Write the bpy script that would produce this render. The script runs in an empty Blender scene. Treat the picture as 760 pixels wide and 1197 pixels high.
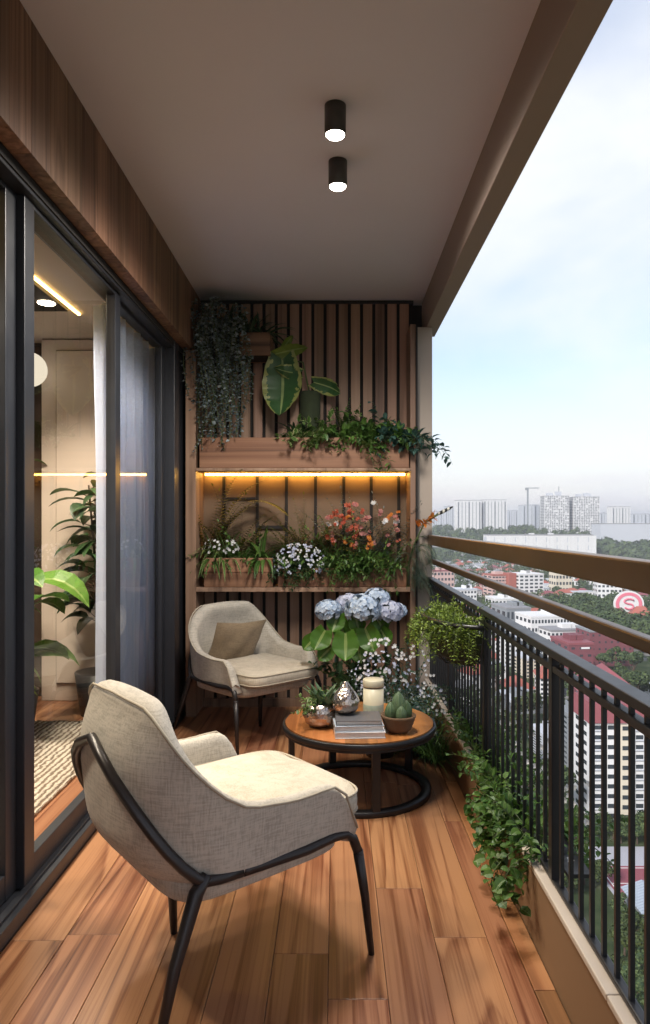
import bpy, math, random
from mathutils import Vector, Matrix
random.seed(7)
S = bpy.context.scene
COL = S.collection
V = Vector
R = math.radians
F, CX, CY, EYE = 820.0, 392.0, 612.0, 1.4      # camera: focal length in photo pixels, vanishing point, eye height

def at(px, py, y):
    """point of the place at distance y along the balcony that the photo shows at (px,py)"""
    return V(((px-CX)/F*y, y, EYE-(py-CY)/F*y))

# ------------------------------------------------------------------ mesh helper
class MB:
    def __init__(s): s.v=[]; s.f=[]; s.m=[]; s.a=[]
    def add(s, vs, fs, m=0, rnd=None, uv=None):
        o=len(s.v); r=random.random() if rnd is None else rnd
        s.v.extend(vs)
        if uv is None: s.a.extend([(0,0,r)]*len(vs))
        else: s.a.extend([(u,w,r) for u,w in uv])
        for f in fs:
            s.f.append([i+o for i in f]); s.m.append(m)
    def box(s, x0,y0,z0,x1,y1,z1, m=0, rnd=None, M=None):
        vs=[V(p) for p in ((x0,y0,z0),(x1,y0,z0),(x1,y1,z0),(x0,y1,z0),(x0,y0,z1),(x1,y0,z1),(x1,y1,z1),(x0,y1,z1))]
        if M: vs=[M@p for p in vs]
        s.add(vs,[(0,3,2,1),(4,5,6,7),(0,1,5,4),(1,2,6,5),(2,3,7,6),(3,0,4,7)],m,rnd)
    def tube(s, pts, rad, n=8, m=0, caps=True, rnd=None, closed=False, flat=1.0):
        pts=[V(p) for p in pts]; k=len(pts)
        if not hasattr(rad,'__len__'): rad=[rad]*k
        vs=[]; prev=None
        for i,p in enumerate(pts):
            if closed: t=(pts[(i+1)%k]-pts[i-1])
            else: t=pts[min(i+1,k-1)]-pts[max(i-1,0)]
            if t.length<1e-9: t=V((0,0,1))
            t.normalize()
            if prev is None:
                ref=V((0,0,1)) if abs(t.z)<.9 else V((1,0,0))
                u=t.cross(ref).normalized()
            else:
                u=(prev-t*prev.dot(t))
                u=u.normalized() if u.length>1e-6 else t.orthogonal().normalized()
            prev=u; w=t.cross(u)
            for j in range(n):
                a=2*math.pi*j/n
                vs.append(p+u*math.cos(a)*rad[i]+w*math.sin(a)*rad[i]*flat)
        fs=[]
        for i in range(k if closed else k-1):
            b=(i+1)%k
            for j in range(n):
                fs.append((i*n+j,i*n+(j+1)%n,b*n+(j+1)%n,b*n+j))
        if caps and not closed:
            fs.append(tuple(range(n))[::-1]); fs.append(tuple((k-1)*n+j for j in range(n)))
        s.add(vs,fs,m,rnd)
    def lathe(s, prof, c=(0,0,0), n=32, m=0, rnd=None):
        c=V(c); vs=[]; fs=[]
        for r,z in prof:
            for j in range(n):
                a=2*math.pi*j/n; vs.append(c+V((r*math.cos(a),r*math.sin(a),z)))
        for i in range(len(prof)-1):
            for j in range(n):
                fs.append((i*n+j,i*n+(j+1)%n,(i+1)*n+(j+1)%n,(i+1)*n+j))
        s.add(vs,fs,m,rnd)
    def grid(s, rows, m=0, closed=False, rnd=None):
        n=len(rows[0]); vs=[p for r in rows for p in r]; fs=[]
        for i in range(len(rows)-1):
            for j in range(n if closed else n-1):
                k=(j+1)%n; fs.append((i*n+j,i*n+k,(i+1)*n+k,(i+1)*n+j))
        s.add(vs,fs,m,rnd)
    def blob(s, c, a, e=0.5, n=20, k=12, m=0, fn=None):
        """rounded box: superellipsoid of half sizes a"""
        sp=lambda x,p: math.copysign(abs(x)**p,x)
        rows=[]
        for i in range(k+1):
            th=-math.pi/2+math.pi*i/k; row=[]
            for j in range(n):
                ph=2*math.pi*j/n
                p=V((a[0]*sp(math.cos(th),e)*sp(math.cos(ph),e), a[1]*sp(math.cos(th),e)*sp(math.sin(ph),e), a[2]*sp(math.sin(th),e if len(a)<4 else a[3])))
                if fn: p=fn(p)
                row.append(V(c)+p)
            rows.append(row)
        s.grid(rows,m,True)
    def leaf(s, base, d, L, W, shape='ovate', droop=0.3, fold=0.25, n=4, m=0, up=None, rnd=None, twist=0.0):
        d=V(d).normalized(); up=V(up) if up is not None else V((0,0,1))
        side=d.cross(up)
        if side.length<1e-3: side=d.orthogonal()
        side.normalize()
        if twist: side=Matrix.Rotation(twist,3,d)@side
        p=V(base); vs=[]; uv=[]
        for i in range(n+1):
            t=i/n; w=W*WID[shape](t)
            nrm=side.cross(d)
            vs+= [p-side*w+nrm*w*fold, p.copy(), p+side*w+nrm*w*fold]
            uv+= [(1,t),(0,t),(1,t)]
            p=p+d*(L/n)
            d=(d+V((0,0,-1))*droop/n*1.6).normalized()
            sd=side-d*side.dot(d); side=sd.normalized() if sd.length>1e-4 else side
        fs=[]
        for i in range(n):
            a=i*3; fs+=[(a,a+1,a+4,a+3),(a+1,a+2,a+5,a+4)]
        s.add(vs,fs,m,rnd,uv)
    def build(s, name, mats, parent=None, smooth=False, bevel=0, loc=None, sub=0, solid=0):
        o0=V((0,0,0))
        if parent is not None: o0=V(ROOT.get(parent.name,(0,0,0)))
        elif loc is not None: o0=V(loc)
        me=bpy.data.meshes.new(name)
        me.from_pydata([tuple(V(p)-o0) for p in s.v],[],s.f)
        if not isinstance(mats,(list,tuple)): mats=[mats]
        for mt in mats: me.materials.append(mt)
        me.polygons.foreach_set('material_index',s.m)
        at_=me.attributes.new('luv','FLOAT_VECTOR','POINT')
        at_.data.foreach_set('vector',[c for a in s.a for c in a])
        if smooth: me.polygons.foreach_set('use_smooth',[True]*len(me.polygons))
        me.update()
        o=bpy.data.objects.new(name,me); COL.objects.link(o)
        if parent is not None:
            o.parent=parent; ROOT[o.name]=tuple(o0)
        elif loc is not None:
            o.location=o0; ROOT[o.name]=tuple(o0)
        if bevel:
            b=o.modifiers.new('b','BEVEL'); b.width=bevel; b.segments=2; b.limit_method='ANGLE'; b.angle_limit=R(40)
        if solid:
            b=o.modifiers.new('t','SOLIDIFY'); b.thickness=solid; b.offset=0
        if sub:
            b=o.modifiers.new('s','SUBSURF'); b.levels=sub; b.render_levels=sub
        return o
ROOT={}
WID={'ovate':lambda t: max(0.03,math.sin(math.pi*min(1,t**.8))**.8*.5) if t<.999 else 0.01,
     'lance':lambda t: max(0.04,math.sin(math.pi*min(1,t**.75))*.5) if t<.999 else 0.0,
     'strap':lambda t: .5*(1-t**3)*(.7+.3*min(1,t*4)),
     'heart':lambda t: (.5*math.sin(math.pi*(0.18+0.82*t))**.7*(1 if t>.0 else .9)) if t<.999 else 0.01,
     'round':lambda t: max(.05,.5*math.sqrt(max(0,1-(2*t-1)**2)))}

def tag(o,label=None,cat=None,group=None,kind=None):
    if label: o['label']=label
    if cat: o['category']=cat
    if group: o['group']=group
    if kind: o['kind']=kind
    return o
def thing(name,label,cat,loc=(0,0,0),group=None):
    o=bpy.data.objects.new(name,None); COL.objects.link(o); o.location=loc; o.empty_display_size=.1
    ROOT[o.name]=tuple(loc); return tag(o,label,cat,group)
def dup(root,loc,rz=0,sc=1,label=None,group=None):
    r=root.copy(); COL.objects.link(r); r.location=loc; r.rotation_euler=(0,0,rz); r.scale=(sc,sc,sc) if not hasattr(sc,'__len__') else sc
    if label: r['label']=label
    if group: r['group']=group
    for ch in list(root.children):
        c=ch.copy(); COL.objects.link(c); c.parent=r
        for g in list(ch.children):
            d=g.copy(); COL.objects.link(d); d.parent=c
    return r

# ------------------------------------------------------------------ materials
def lin(r,g,b):
    f=lambda c:(c/255/12.92) if c/255<=.04045 else ((c/255+.055)/1.055)**2.4
    return (f(r),f(g),f(b),1)
class NT:
    def __init__(s,name):
        s.mat=bpy.data.materials.new(name); s.mat.use_nodes=True; s.t=s.mat.node_tree; s.t.nodes.clear()
        s.out=s.n('ShaderNodeOutputMaterial')
    def n(s,typ,**kw):
        x=s.t.nodes.new(typ)
        for k,v in kw.items(): setattr(x,k,v)
        return x
    def l(s,a,b): s.t.links.new(a,b)
    def math(s,op,a,b=None,c=None,clamp=False):
        x=s.n('ShaderNodeMath',operation=op,use_clamp=clamp)
        for i,q in enumerate((a,b,c)):
            if q is None: continue
            if isinstance(q,(int,float)): x.inputs[i].default_value=q
            else: s.l(q,x.inputs[i])
        return x.outputs[0]
    def mix(s,f,a,b,blend='MIX'):
        x=s.n('ShaderNodeMix',data_type='RGBA',blend_type=blend)
        for i,q in ((0,f),(6,a),(7,b)):
            if isinstance(q,(int,float)): x.inputs[i].default_value=q
            elif isinstance(q,tuple): x.inputs[i].default_value=q
            else: s.l(q,x.inputs[i])
        return x.outputs[2]
    def ramp(s,f,stops):
        x=s.n('ShaderNodeValToRGB'); e=x.color_ramp.elements
        while len(e)<len(stops): e.new(.5)
        for i,(p,c) in enumerate(stops):
            e[i].position=p; e[i].color=c if len(c)==4 else (*c,1)
        s.l(f,x.inputs[0]); return x.outputs[0]
    def coord(s,kind='Object'): return s.n('ShaderNodeTexCoord').outputs[kind]
    def attr(s):
        a=s.n('ShaderNodeAttribute'); a.attribute_name='luv'
        x=s.n('ShaderNodeSeparateXYZ'); s.l(a.outputs['Vector'],x.inputs[0]); return x.outputs
    def mapping(s,vec,scale=(1,1,1),rot=(0,0,0)):
        m=s.n('ShaderNodeMapping'); m.inputs['Scale'].default_value=scale; m.inputs['Rotation'].default_value=rot
        s.l(vec,m.inputs['Vector']); return m.outputs[0]
    def noise(s,vec,scale=5,detail=4,rough=.55,dist=0,dim='3D',w=None):
        x=s.n('ShaderNodeTexNoise',noise_dimensions=dim)
        x.inputs['Scale'].default_value=scale; x.inputs['Detail'].default_value=detail
        x.inputs['Roughness'].default_value=rough; x.inputs['Distortion'].default_value=dist
        s.l(vec,x.inputs['Vector'])
        if w is not None: s.l(w,x.inputs['W'])
        return x.outputs[0]
    def bump(s,h,st=.3,d=.01):
        b=s.n('ShaderNodeBump'); b.inputs['Strength'].default_value=st; b.inputs['Distance'].default_value=d
        s.l(h,b.inputs['Height']); return b.outputs[0]
    def bsdf(s,col,rough=.5,metal=0,spec=.5,normal=None,**kw):
        b=s.n('ShaderNodeBsdfPrincipled')
        for nm,q in (('Base Color',col),('Roughness',rough),('Metallic',metal),('Specular IOR Level',spec)):
            if isinstance(q,(int,float,tuple)): b.inputs[nm].default_value=q
            else: s.l(q,b.inputs[nm])
        for k,q in kw.items(): b.inputs[k.replace('_',' ')].default_value=q
        if normal is not None: s.l(normal,b.inputs['Normal'])
        return b.outputs[0]
    def fin(s,sh): s.l(sh,s.out.inputs[0]); return s.mat

def plain(name,col,rough=.6,metal=0,var=.15,scale=8,bump=.0,spec=.5):
    t=NT(name); c=t.coord(); n=t.noise(c,scale,5)
    f=t.math('MULTIPLY_ADD',n,var*2,1-var)
    cc=t.mix(1.0,col,t.n('ShaderNodeCombineColor').outputs[0],'MULTIPLY') if False else None
    h=t.n('ShaderNodeHueSaturation'); h.inputs['Color'].default_value=col; t.l(f,h.inputs['Value'])
    rr=t.math('MULTIPLY_ADD',n,.2,rough-.1)
    return t.fin(t.bsdf(h.outputs[0],rr,metal,spec,t.bump(t.noise(c,scale*6,3),bump,.004) if bump else None))

def wood(name,dark,mid,light,axis='z',ring=9,rough=.45,sc=1.0,fiber=.35,bump=.12,spec=.4,tint=.35,stops=(.12,.42,.80)):
    t=NT(name); c=t.coord(); a=t.attr()
    st={'x':(.13,2.2,2.2),'y':(2.2,.13,2.2),'z':(2.2,2.2,.13)}[axis]
    fb={'x':(1.1,90,90),'y':(90,1.1,90),'z':(90,90,1.1)}[axis]
    w=t.math('MULTIPLY',a[2],53.0)
    n1=t.noise(t.mapping(c,tuple(q*sc for q in st)),1.3,1.5,.45,.12,'4D',w)
    saw=t.math('FRACT',t.math('MULTIPLY',n1,ring))
    rg=t.math('SUBTRACT',1.0,t.math('POWER',saw,3.0))            # wide pale earlywood, narrow dark latewood
    rg=t.math('MULTIPLY',rg,t.math('MULTIPLY',saw,9.0,None,True))
    n2=t.noise(t.mapping(c,tuple(q*sc for q in fb)),1.0,4,.62,0,'4D',w)
    n3=t.noise(t.mapping(c,tuple(q*sc*(9 if q>1 else 2.5) for q in st)),1.0,2.5,.5,.1,'4D',w)
    f=t.math('MULTIPLY_ADD',rg,.22,t.math('MULTIPLY_ADD',n2,fiber,t.math('MULTIPLY',n3,.85)))
    f=t.math('SUBTRACT',f,.30)
    col=t.ramp(f,[(stops[0],dark),(stops[1],mid),(stops[2],light)])
    h=t.n('ShaderNodeHueSaturation'); t.l(col,h.inputs['Color'])
    t.l(t.math('MULTIPLY_ADD',a[2],tint*2,1-tint),h.inputs['Value'])
    t.l(t.math('MULTIPLY_ADD',t.math('FRACT',w),.014,.493),h.inputs['Hue'])
    rr=t.math('MULTIPLY_ADD',n2,.25,rough-.1)
    return t.fin(t.bsdf(h.outputs[0],rr,0,spec,t.bump(f,bump,.003)))

def leafmat(name,c1,c2,vein=None,edge=None,rough=.42,trans=.25,edgepos=.72,veinw=.12,spec=.4):
    t=NT(name); a=t.attr(); c=t.coord()
    col=t.mix(a[2],c1,c2)
    n=t.noise(c,22,3)
    if edge:
        e=t.math('ADD',a[0],t.math('MULTIPLY_ADD',n,.9,-.45))
        col=t.mix(t.math('GREATER_THAN',e,edgepos),col,edge)
    if vein:
        col=t.mix(t.math('LESS_THAN',a[0],veinw),col,vein)
    h=t.n('ShaderNodeHueSaturation'); t.l(col,h.inputs['Color']); t.l(t.math('MULTIPLY_ADD',n,.7,.65),h.inputs['Value'])
    b=t.bsdf(h.outputs[0],rough,0,spec)
    tr=t.n('ShaderNodeBsdfTranslucent'); t.l(h.outputs[0],tr.inputs[0])
    m=t.n('ShaderNodeMixShader'); m.inputs[0].default_value=trans; t.l(b,m.inputs[1]); t.l(tr.outputs[0],m.inputs[2])
    return t.fin(m.outputs[0])

def emit(name,col,st):
    t=NT(name); e=t.n('ShaderNodeEmission'); e.inputs[0].default_value=col; e.inputs[1].default_value=st
    return t.fin(e.outputs[0])

def fabric(name,base,dark,sc=1.0):
    t=NT(name); c=t.coord()
    h1=t.noise(t.mapping(c,(16*sc,16*sc,190*sc)),1,4,.65); v1=t.noise(t.mapping(c,(190*sc,190*sc,18*sc)),1,4,.65)
    n=t.noise(c,9,4)
    f=t.math('ADD',t.math('MULTIPLY',h1,.5),t.math('MULTIPLY',v1,.5))
    f2=t.math('MULTIPLY_ADD',n,.18,t.math('SUBTRACT',f,.09))
    col=t.ramp(f2,[(.40,dark),(.55,base)])
    fold=t.noise(c,7,2,.5,.4)
    hh=t.math('MULTIPLY_ADD',f,.25,t.math('MULTIPLY',fold,1.6))
    return t.fin(t.bsdf(col,.92,0,.15,t.bump(hh,.35,.012),Sheen_Weight=.15))

M={}
M['floor']=wood('oiled teak floor',(.040,.013,.007),(.180,.064,.029),(.36,.170,.085),'y',13,.31,1.3,.60,.12,.5,.15,(.20,.42,.66))
M['border']=wood('border board',(.12,.045,.02),(.28,.12,.05),(.40,.20,.09),'y',5,.42,1.0)
M['slat']=wood('slat timber',(.11,.064,.042),(.25,.148,.098),(.37,.235,.165),'z',4,.55,1.2,tint=.22)
M['fascia']=wood('walnut fascia',(.045,.022,.013),(.15,.078,.045),(.28,.16,.10),'z',8,.5,2.2,.45,.1,.3,.25)
M['boxwood']=wood('planter timber',(.06,.028,.014),(.19,.093,.047),(.31,.175,.095),'x',5,.55,1.2)
M['tabletop']=wood('orange teak',(.16,.055,.014),(.43,.175,.05),(.58,.28,.10),'y',5,.32,1.2,.25,.04,.5,.12)
M['ceiling']=plain('taupe ceiling paint',(.71,.69,.79,1),.85,0,.04,2)
M['beam']=plain('brown beam paint',(.30,.23,.19,1),.75,0,.06,3)
M['column']=plain('greige column',(.36,.30,.25,1),.8,0,.08,4)
M['parapet']=plain('tan parapet paint',(.20,.115,.058,1),.7,0,.08,3)
M['coping']=plain('pale stone coping',(.50,.43,.36,1),.6,0,.12,9,.1)
M['black']=plain('black powder coat',(.011,.011,.013,1),.40,0,.12,12,.05)
M['doorframe']=plain('charcoal aluminium',(.022,.024,.030,1),.38,.0,.1,10)
M['bronze']=plain('brushed bronze rail',(.19,.118,.062,1),.34,.7,.15,6)
M['bronze_dark']=plain('dark bronze rail',(.085,.05,.028,1),.36,.4,.15,6)
M['dark']=plain('dark backing',(.012,.009,.008,1),.8,0,.1,5)
M['niche']=plain('tan niche panel',(.15,.095,.055,1),.7,0,.1,5)
M['soil']=plain('soil',(.03,.02,.014,1),.95,0,.4,30,.5)
M['chairframe']=plain('dark bronze tube',(.028,.023,.022,1),.36,.25,.1,20)
M['fabric']=fabric('oatmeal linen',(.50,.455,.385,1),(.35,.32,.27,1))
M['cushion']=fabric('cream seat linen',(.52,.46,.37,1),(.40,.35,.27,1))
M['pillow']=fabric('taupe satin',(.25,.185,.115,1),(.17,.125,.08,1),1.6)
M['piping']=plain('piping',(.40,.35,.27,1),.9)
M['wallin']=plain('cream wall',(.52,.42,.34,1),.7,0,.05,2)
M['wallpanel']=plain('cream wardrobe lacquer',(.60,.50,.42,1),.45,0,.05,2)
M['darkwall']=wood('dark veneer wall',(.02,.013,.010),(.045,.028,.02),(.07,.045,.03),'z',4,.5)
M['inceil']=plain('warm plaster',(.52,.43,.36,1),.85,0,.03,2)
M['lampblack']=plain('lamp housing',(.05,.046,.042,1),.5)
M['paper']=plain('paper pages',(.70,.69,.66,1),.8,0,.1,60)
M['bookgrey']=plain('grey book cover',(.10,.10,.11,1),.5)
M['bookwhite']=plain('white book cover',(.68,.68,.70,1),.5)
M['bookblue']=plain('pale blue book cover',(.40,.46,.54,1),.5)
M['basket']=plain('woven brown basket',(.13,.075,.04,1),.8,0,.4,40,.5)
M['candle']=plain('ivory jar glaze',(.62,.57,.42,1),.4,0,.1,6)
M['jargreen']=plain('celadon band',(.33,.40,.33,1),.5,0,.35,25)
M['gold']=plain('satin gold',(.75,.55,.28,1),.3,.9,.1,10)
M['stem']=plain('green stem',(.06,.09,.025,1),.6)
M['bark']=plain('bark',(.075,.05,.035,1),.9,0,.3,12,.4)
M['pot']=plain('dark glazed pot',(.03,.03,.033,1),.35)
M['moss']=plain('mossy fibre',(.025,.035,.015,1),.95,0,.5,35,.6)
# glass
t=NT('door glass'); tr=t.n('ShaderNodeBsdfTransparent'); tr.inputs[0].default_value=(.93,.95,.95,1)
g=t.n('ShaderNodeBsdfGlossy'); g.inputs['Roughness'].default_value=.0; g.inputs[0].default_value=(1,1,1,1)
fr=t.n('ShaderNodeFresnel'); fr.inputs[0].default_value=1.5
mx=t.n('ShaderNodeMixShader'); t.l(fr.outputs[0],mx.inputs[0]); t.l(tr.outputs[0],mx.inputs[1]); t.l(g.outputs[0],mx.inputs[2])
M['glass']=t.fin(mx.outputs[0])
# hammered silver
t=NT('hammered silver'); vo=t.n('ShaderNodeTexVoronoi'); vo.inputs['Scale'].default_value=70; t.l(t.coord(),vo.inputs['Vector'])
M['silver']=t.fin(t.bsdf((.52,.45,.40,1),.22,.95,.5,t.bump(vo.outputs[0],.5,.004)))
# curtain
t=NT('sheer curtain'); b=t.bsdf((.60,.66,.80,1),.9,0,.1); tl=t.n('ShaderNodeBsdfTranslucent'); tl.inputs[0].default_value=(.80,.83,.92,1)
mx=t.n('ShaderNodeMixShader'); mx.inputs[0].default_value=.42; t.l(b,mx.inputs[1]); t.l(tl.outputs[0],mx.inputs[2]); M['curtain']=t.fin(mx.outputs[0])
# rug
t=NT('knitted wool rug'); c=t.coord(); w=t.n('ShaderNodeTexWave'); w.inputs['Scale'].default_value=9; w.inputs['Distortion'].default_value=3; w.inputs['Detail'].default_value=2; w.inputs['Detail Scale'].default_value=3
t.l(c,w.inputs['Vector']); n=t.noise(t.mapping(c,(18,60,1)),1,4)
f=t.math('MULTIPLY',w.outputs[1],n)
M['rug']=t.fin(t.bsdf(t.ramp(f,[(.08,(.16,.13,.10)),(.30,(.55,.49,.41))]),.95,0,.1,t.bump(f,1.0,.02)))
# leaves
G=lambda r,g,b:(r,g,b,1)
M['leaf_mid']=leafmat('mid green leaf',G(.035,.095,.018),G(.095,.185,.035),G(.12,.19,.06))
M['leaf_dark']=leafmat('dark green leaf',G(.018,.048,.018),G(.045,.10,.032),G(.06,.11,.05),spec=.5)
M['leaf_lime']=leafmat('lime leaf',G(.10,.17,.018),G(.20,.27,.035),G(.22,.30,.07))
M['leaf_olive']=leafmat('olive fern',G(.085,.095,.012),G(.19,.17,.025))
M['leaf_blue']=leafmat('blue grey leaf',G(.05,.075,.075),G(.30,.36,.38),rough=.5)
M['leaf_teal']=leafmat('teal leaf',G(.018,.055,.045),G(.045,.105,.085),G(.10,.16,.13))
M['leaf_var']=leafmat('variegated leaf',G(.045,.11,.02),G(.09,.17,.035),None,G(.34,.36,.17),edgepos=.78)
M['leaf_monstera']=leafmat('banded leaf',G(.03,.09,.03),G(.045,.12,.035),G(.24,.32,.12),G(.27,.30,.09),edgepos=.80,veinw=.07,spec=.5)
M['leaf_hyd']=leafmat('hydrangea leaf',G(.04,.115,.012),G(.085,.185,.02),G(.20,.28,.08),G(.15,.24,.06),edgepos=1.05)
M['leaf_yellow']=leafmat('yellow leaf',G(.24,.22,.03),G(.34,.28,.05),G(.4,.35,.1))
M['leaf_wisp']=leafmat('wispy teal frond',G(.06,.10,.08),G(.12,.17,.13))
M['succ']=leafmat('succulent leaf',G(.075,.13,.065),G(.13,.20,.11),trans=.1)
M['pet_blue']=leafmat('blue petal',G(.33,.44,.60),G(.62,.70,.79),None,None,.6,.3)
M['pet_white']=leafmat('white petal',G(.62,.63,.66),G(.78,.78,.76),None,None,.6,.3)
M['pet_lilac']=leafmat('lilac petal',G(.42,.46,.62),G(.66,.69,.80),None,None,.6,.3)
M['pet_red']=leafmat('coral petal',G(.36,.055,.03),G(.50,.14,.08),None,None,.6,.3)
M['pet_orange']=leafmat('orange petal',G(.48,.12,.015),G(.58,.24,.05),None,None,.6,.3)
M['pet_pink']=leafmat('pink petal',G(.40,.13,.13),G(.50,.26,.22),None,None,.6,.3)
M['crown']=leafmat('town tree leaf',G(.024,.048,.020),G(.105,.140,.052),None,None,.7,.15,spec=.2)
M['crown2']=leafmat('town tree leaf olive',G(.030,.048,.016),G(.075,.095,.030),None,None,.7,.15,spec=.2)
M['palm']=leafmat('palm frond',G(.09,.15,.02),G(.20,.25,.04),None,None,.6,.2)
IN_E,OUT_E,NICHE_E,LENS_E=125.0,58.0,18.0,22.0
SUN_E,SKY_E,EXPO,HAZE=2.2,.125,1.25,.00016
CLOUD_S,CLOUD_MIN,CL_B=.9,.16,3.65
CL_HI,CL_LO=(.98,1.0,1.03,1),(.90,.84,.92,1)
SKY_T=(.69,.67,.74,1)
# ================================================================== SETTING OF THE BALCONY
YB, YF = -1.3, 5.42          # balcony from behind the viewer to the slat wall
ZC = 3.11
# floor boards, one mesh of separate boards
def boards(x0,x1,y0,y1,z,w,ln,seed,name,mat):
    rnd=random.Random(seed); mb=MB(); x=x0; i=0
    while x<x1-.01:
        xe=min(x+w,x1); y=y0-rnd.random()*ln
        while y<y1:
            l=ln*(.8+.45*rnd.random()); ya=max(y,y0); ye=min(y+l,y1)
            if ye-ya>.03: mb.box(x+.0008,ya+.0008,z-.02,xe-.0008,ye-.0008,z,0,rnd.random())
            y+=l
        x+=w
    mb.box(x0,y0,z-.05,x1,y1,z-.022,0,.2)
    return tag(mb.build(name,mat,bevel=.0012),kind='structure')
boards(-1.09,.595,YB,YF,0,.178,1.35,3,'balcony_floor',M['floor'])
b=MB(); y=YB
while y<YF: b.box(.597,y+.001,-.02,.66,min(y+1.7,YF)-.001,.003); y+=1.7
tag(b.build('floor_border',M['border'],bevel=.002),kind='structure')
boards(-4.6,-1.21,YB,5.45,.06,.178,1.35,9,'indoor_floor',M['floor'])
b=MB(); b.box(-1.215,YB-.1,ZC,.80,YF+.1,ZC+.25); tag(b.build('balcony_ceiling',M['ceiling']),kind='structure')
b=MB(); b.box(-4.6,YB-.1,2.80,-1.22,5.5,3.3); tag(b.build('indoor_ceiling',M['inceil']),kind='structure')
b=MB(); b.box(-4.7,YB-.1,0,-4.6,5.5,2.8); tag(b.build('indoor_side_wall',M['darkwall']),kind='structure')
b=MB(); b.box(-4.7,YB-.2,-.1,-1.03,YB-.1,3.36); b.box(-1.028,YB-.2,-.1,.82,YB-.1,.25); tag(b.build('unseen_rear_wall',M['wallin']),kind='structure')  # unseen; balcony end kept low so sky light fills in from behind
b=MB(); b.box(-4.7,5.452,-.1,-1.21,5.6,2.797); tag(b.build('indoor_end_wall',M['darkwall']),kind='structure')
b=MB(); b.box(-1.205,YF+.05,-.1,.70,YF+.2,3.1); tag(b.build('balcony_end_wall',M['dark']),kind='structure')
b=MB(); b.box(.672,YB-.1,2.85,.772,5.45,ZC+.3); tag(b.build('edge_beam',M['beam'],bevel=.004),kind='structure')
b=MB(); b.box(.600,5.17,-.1,.715,5.47,2.848); tag(b.build('corner_column',M['column'],bevel=.004),kind='structure')
# slab below and above (the flats under and over this one)
b=MB(); b.box(-4.7,YB-.2,-.35,.82,5.6,-.075); tag(b.build('balcony_slab',M['column']),kind='structure')

# fascia
t=thing('wood_fascia','dark walnut fascia of upright boards running above the sliding glass doors','fascia',(-1.03,0,2.655))
mb=MB(); y=YB; rr=random.Random(5)
while y<YF-.02:
    ye=min(y+.16,YF-.003); mb.box(-1.10,y+.0006,2.655,-1.03,ye-.0006,ZC-.002,0,rr.random()); y+=.16
mb.build('boarding',M['fascia'],t,bevel=.001)
mb=MB(); mb.box(-1.165,YB,2.62,-1.103,YF-.003,3.10); mb.build('backing',M['dark'],t)

# parapet kerb
t=thing('parapet_kerb','low tan parapet kerb along the floor under the black railing','kerb',(.74,0,0))
mb=MB(); mb.box(.663,YB,-.07,.714,5.168,.238); mb.build('kerb_wall',M['parapet'],t)
mb=MB(); y=YB
while y<5.16:
    mb.box(.657,y+.001,.239,.718,min(y+1.5,5.167)-.001,.259); y+=1.5
mb.build('coping',M['coping'],t,bevel=.004)

# railing
t=thing('balcony_railing','black metal balcony railing with closely set balusters and two bronze handrails above','railing',(.73,2,.26))
XR=.700
def rail(name,x0,z0,x1,z1,mat,bev=.004,y0=YB,y1=5.168):
    m=MB(); m.box(x0,y0,z0,x1,y1,z1); return m.build(name,mat,t,bevel=bev)
rail('bottom_rail',XR-.013,.260,XR+.013,.276,M['black'])
rail('lower_rail',XR-.015,.929,XR+.015,.952,M['black'])
rail('top_rail',XR-.025,.980,XR+.025,1.006,M['black'])
rail('middle_handrail',XR-.016,1.113,XR+.018,1.147,M['bronze_dark'],.006)
rail('upper_handrail',XR-.019,1.245,XR+.029,1.317,M['bronze'],.006)
posts=[.222+1.005*i for i in range(-1,5)]
bar0=None
mb=MB(); mb.box(XR-.006,-.006,.275,XR+.006,.006,.965)
ys=[]; y=1.912-.0852*37
while y<5.15:
    if min(abs(y-p) for p in posts)>.035: ys.append(y)
    y+=.0852
for i,y in enumerate(ys):
    m=MB(); m.box(XR-.0058,y-.0058,.275,XR+.0058,y+.0058,.981); m.build('baluster',M['black'],t)
for p in posts:
    m=MB(); m.box(XR-.017,p-.017,.275,XR+.017,p+.017,.981); m.build('post',M['black'],t)

# ------------------------------------------------------------------ sliding doors
XD=-1.16
t=thing('door_frame','charcoal frame and floor track holding the sliding glass doors','door frame',(XD,2,0))
mb=MB(); mb.box(XD-.09,YB,2.605,XD+.05,4.80,2.76); mb.build('head_track',M['doorframe'],t,bevel=.003)
mb=MB(); mb.box(XD-.048,YB,0.0,XD+.068,4.80,.058); mb.box(XD+.02,YB,.0,XD+.045,4.80,.07); mb.build('sill_track',M['doorframe'],t,bevel=.002)
mb=MB(); mb.box(XD-.06,4.80,0,XD+.06,4.93,2.76); mb.box(XD-.045,4.93,0,XD+.045,5.42,2.76); mb.build('jamb',M['doorframe'],t,bevel=.003)
def door(y0,y1,label,x):
    t=thing('sliding_door',label,'glass door',(x,(y0+y1)/2,.06))
    w=.085
    for a,c in ((y0,y0+w),(y1-w,y1)):
        m=MB(); m.box(x-.024,a,.062,x+.024,c,2.604); m.build('stile',M['doorframe'],t,bevel=.003)
    m=MB(); m.box(x-.022,y0+w,.064,x+.022,y1-w,.155); m.build('bottom_rail',M['doorframe'],t,bevel=.003)
    m=MB(); m.box(x-.022,y0+w,2.585,x+.022,y1-w,2.604); m.build('top_rail',M['doorframe'],t,bevel=.003)
    m=MB(); m.add([V((x,y0+w-.004,.15)),V((x,y1-w+.004,.15)),V((x,y1-w+.004,2.59)),V((x,y0+w-.004,2.59))],[(0,1,2,3)]); m.build('pane',M['glass'],t)
    return t
door(-.65,.30,'sliding glass door panel closest to the viewer, before the rug','' or XD-.03)
door(.30,1.42,'sliding glass door panel beside the near edge of the rug',XD)
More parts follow.
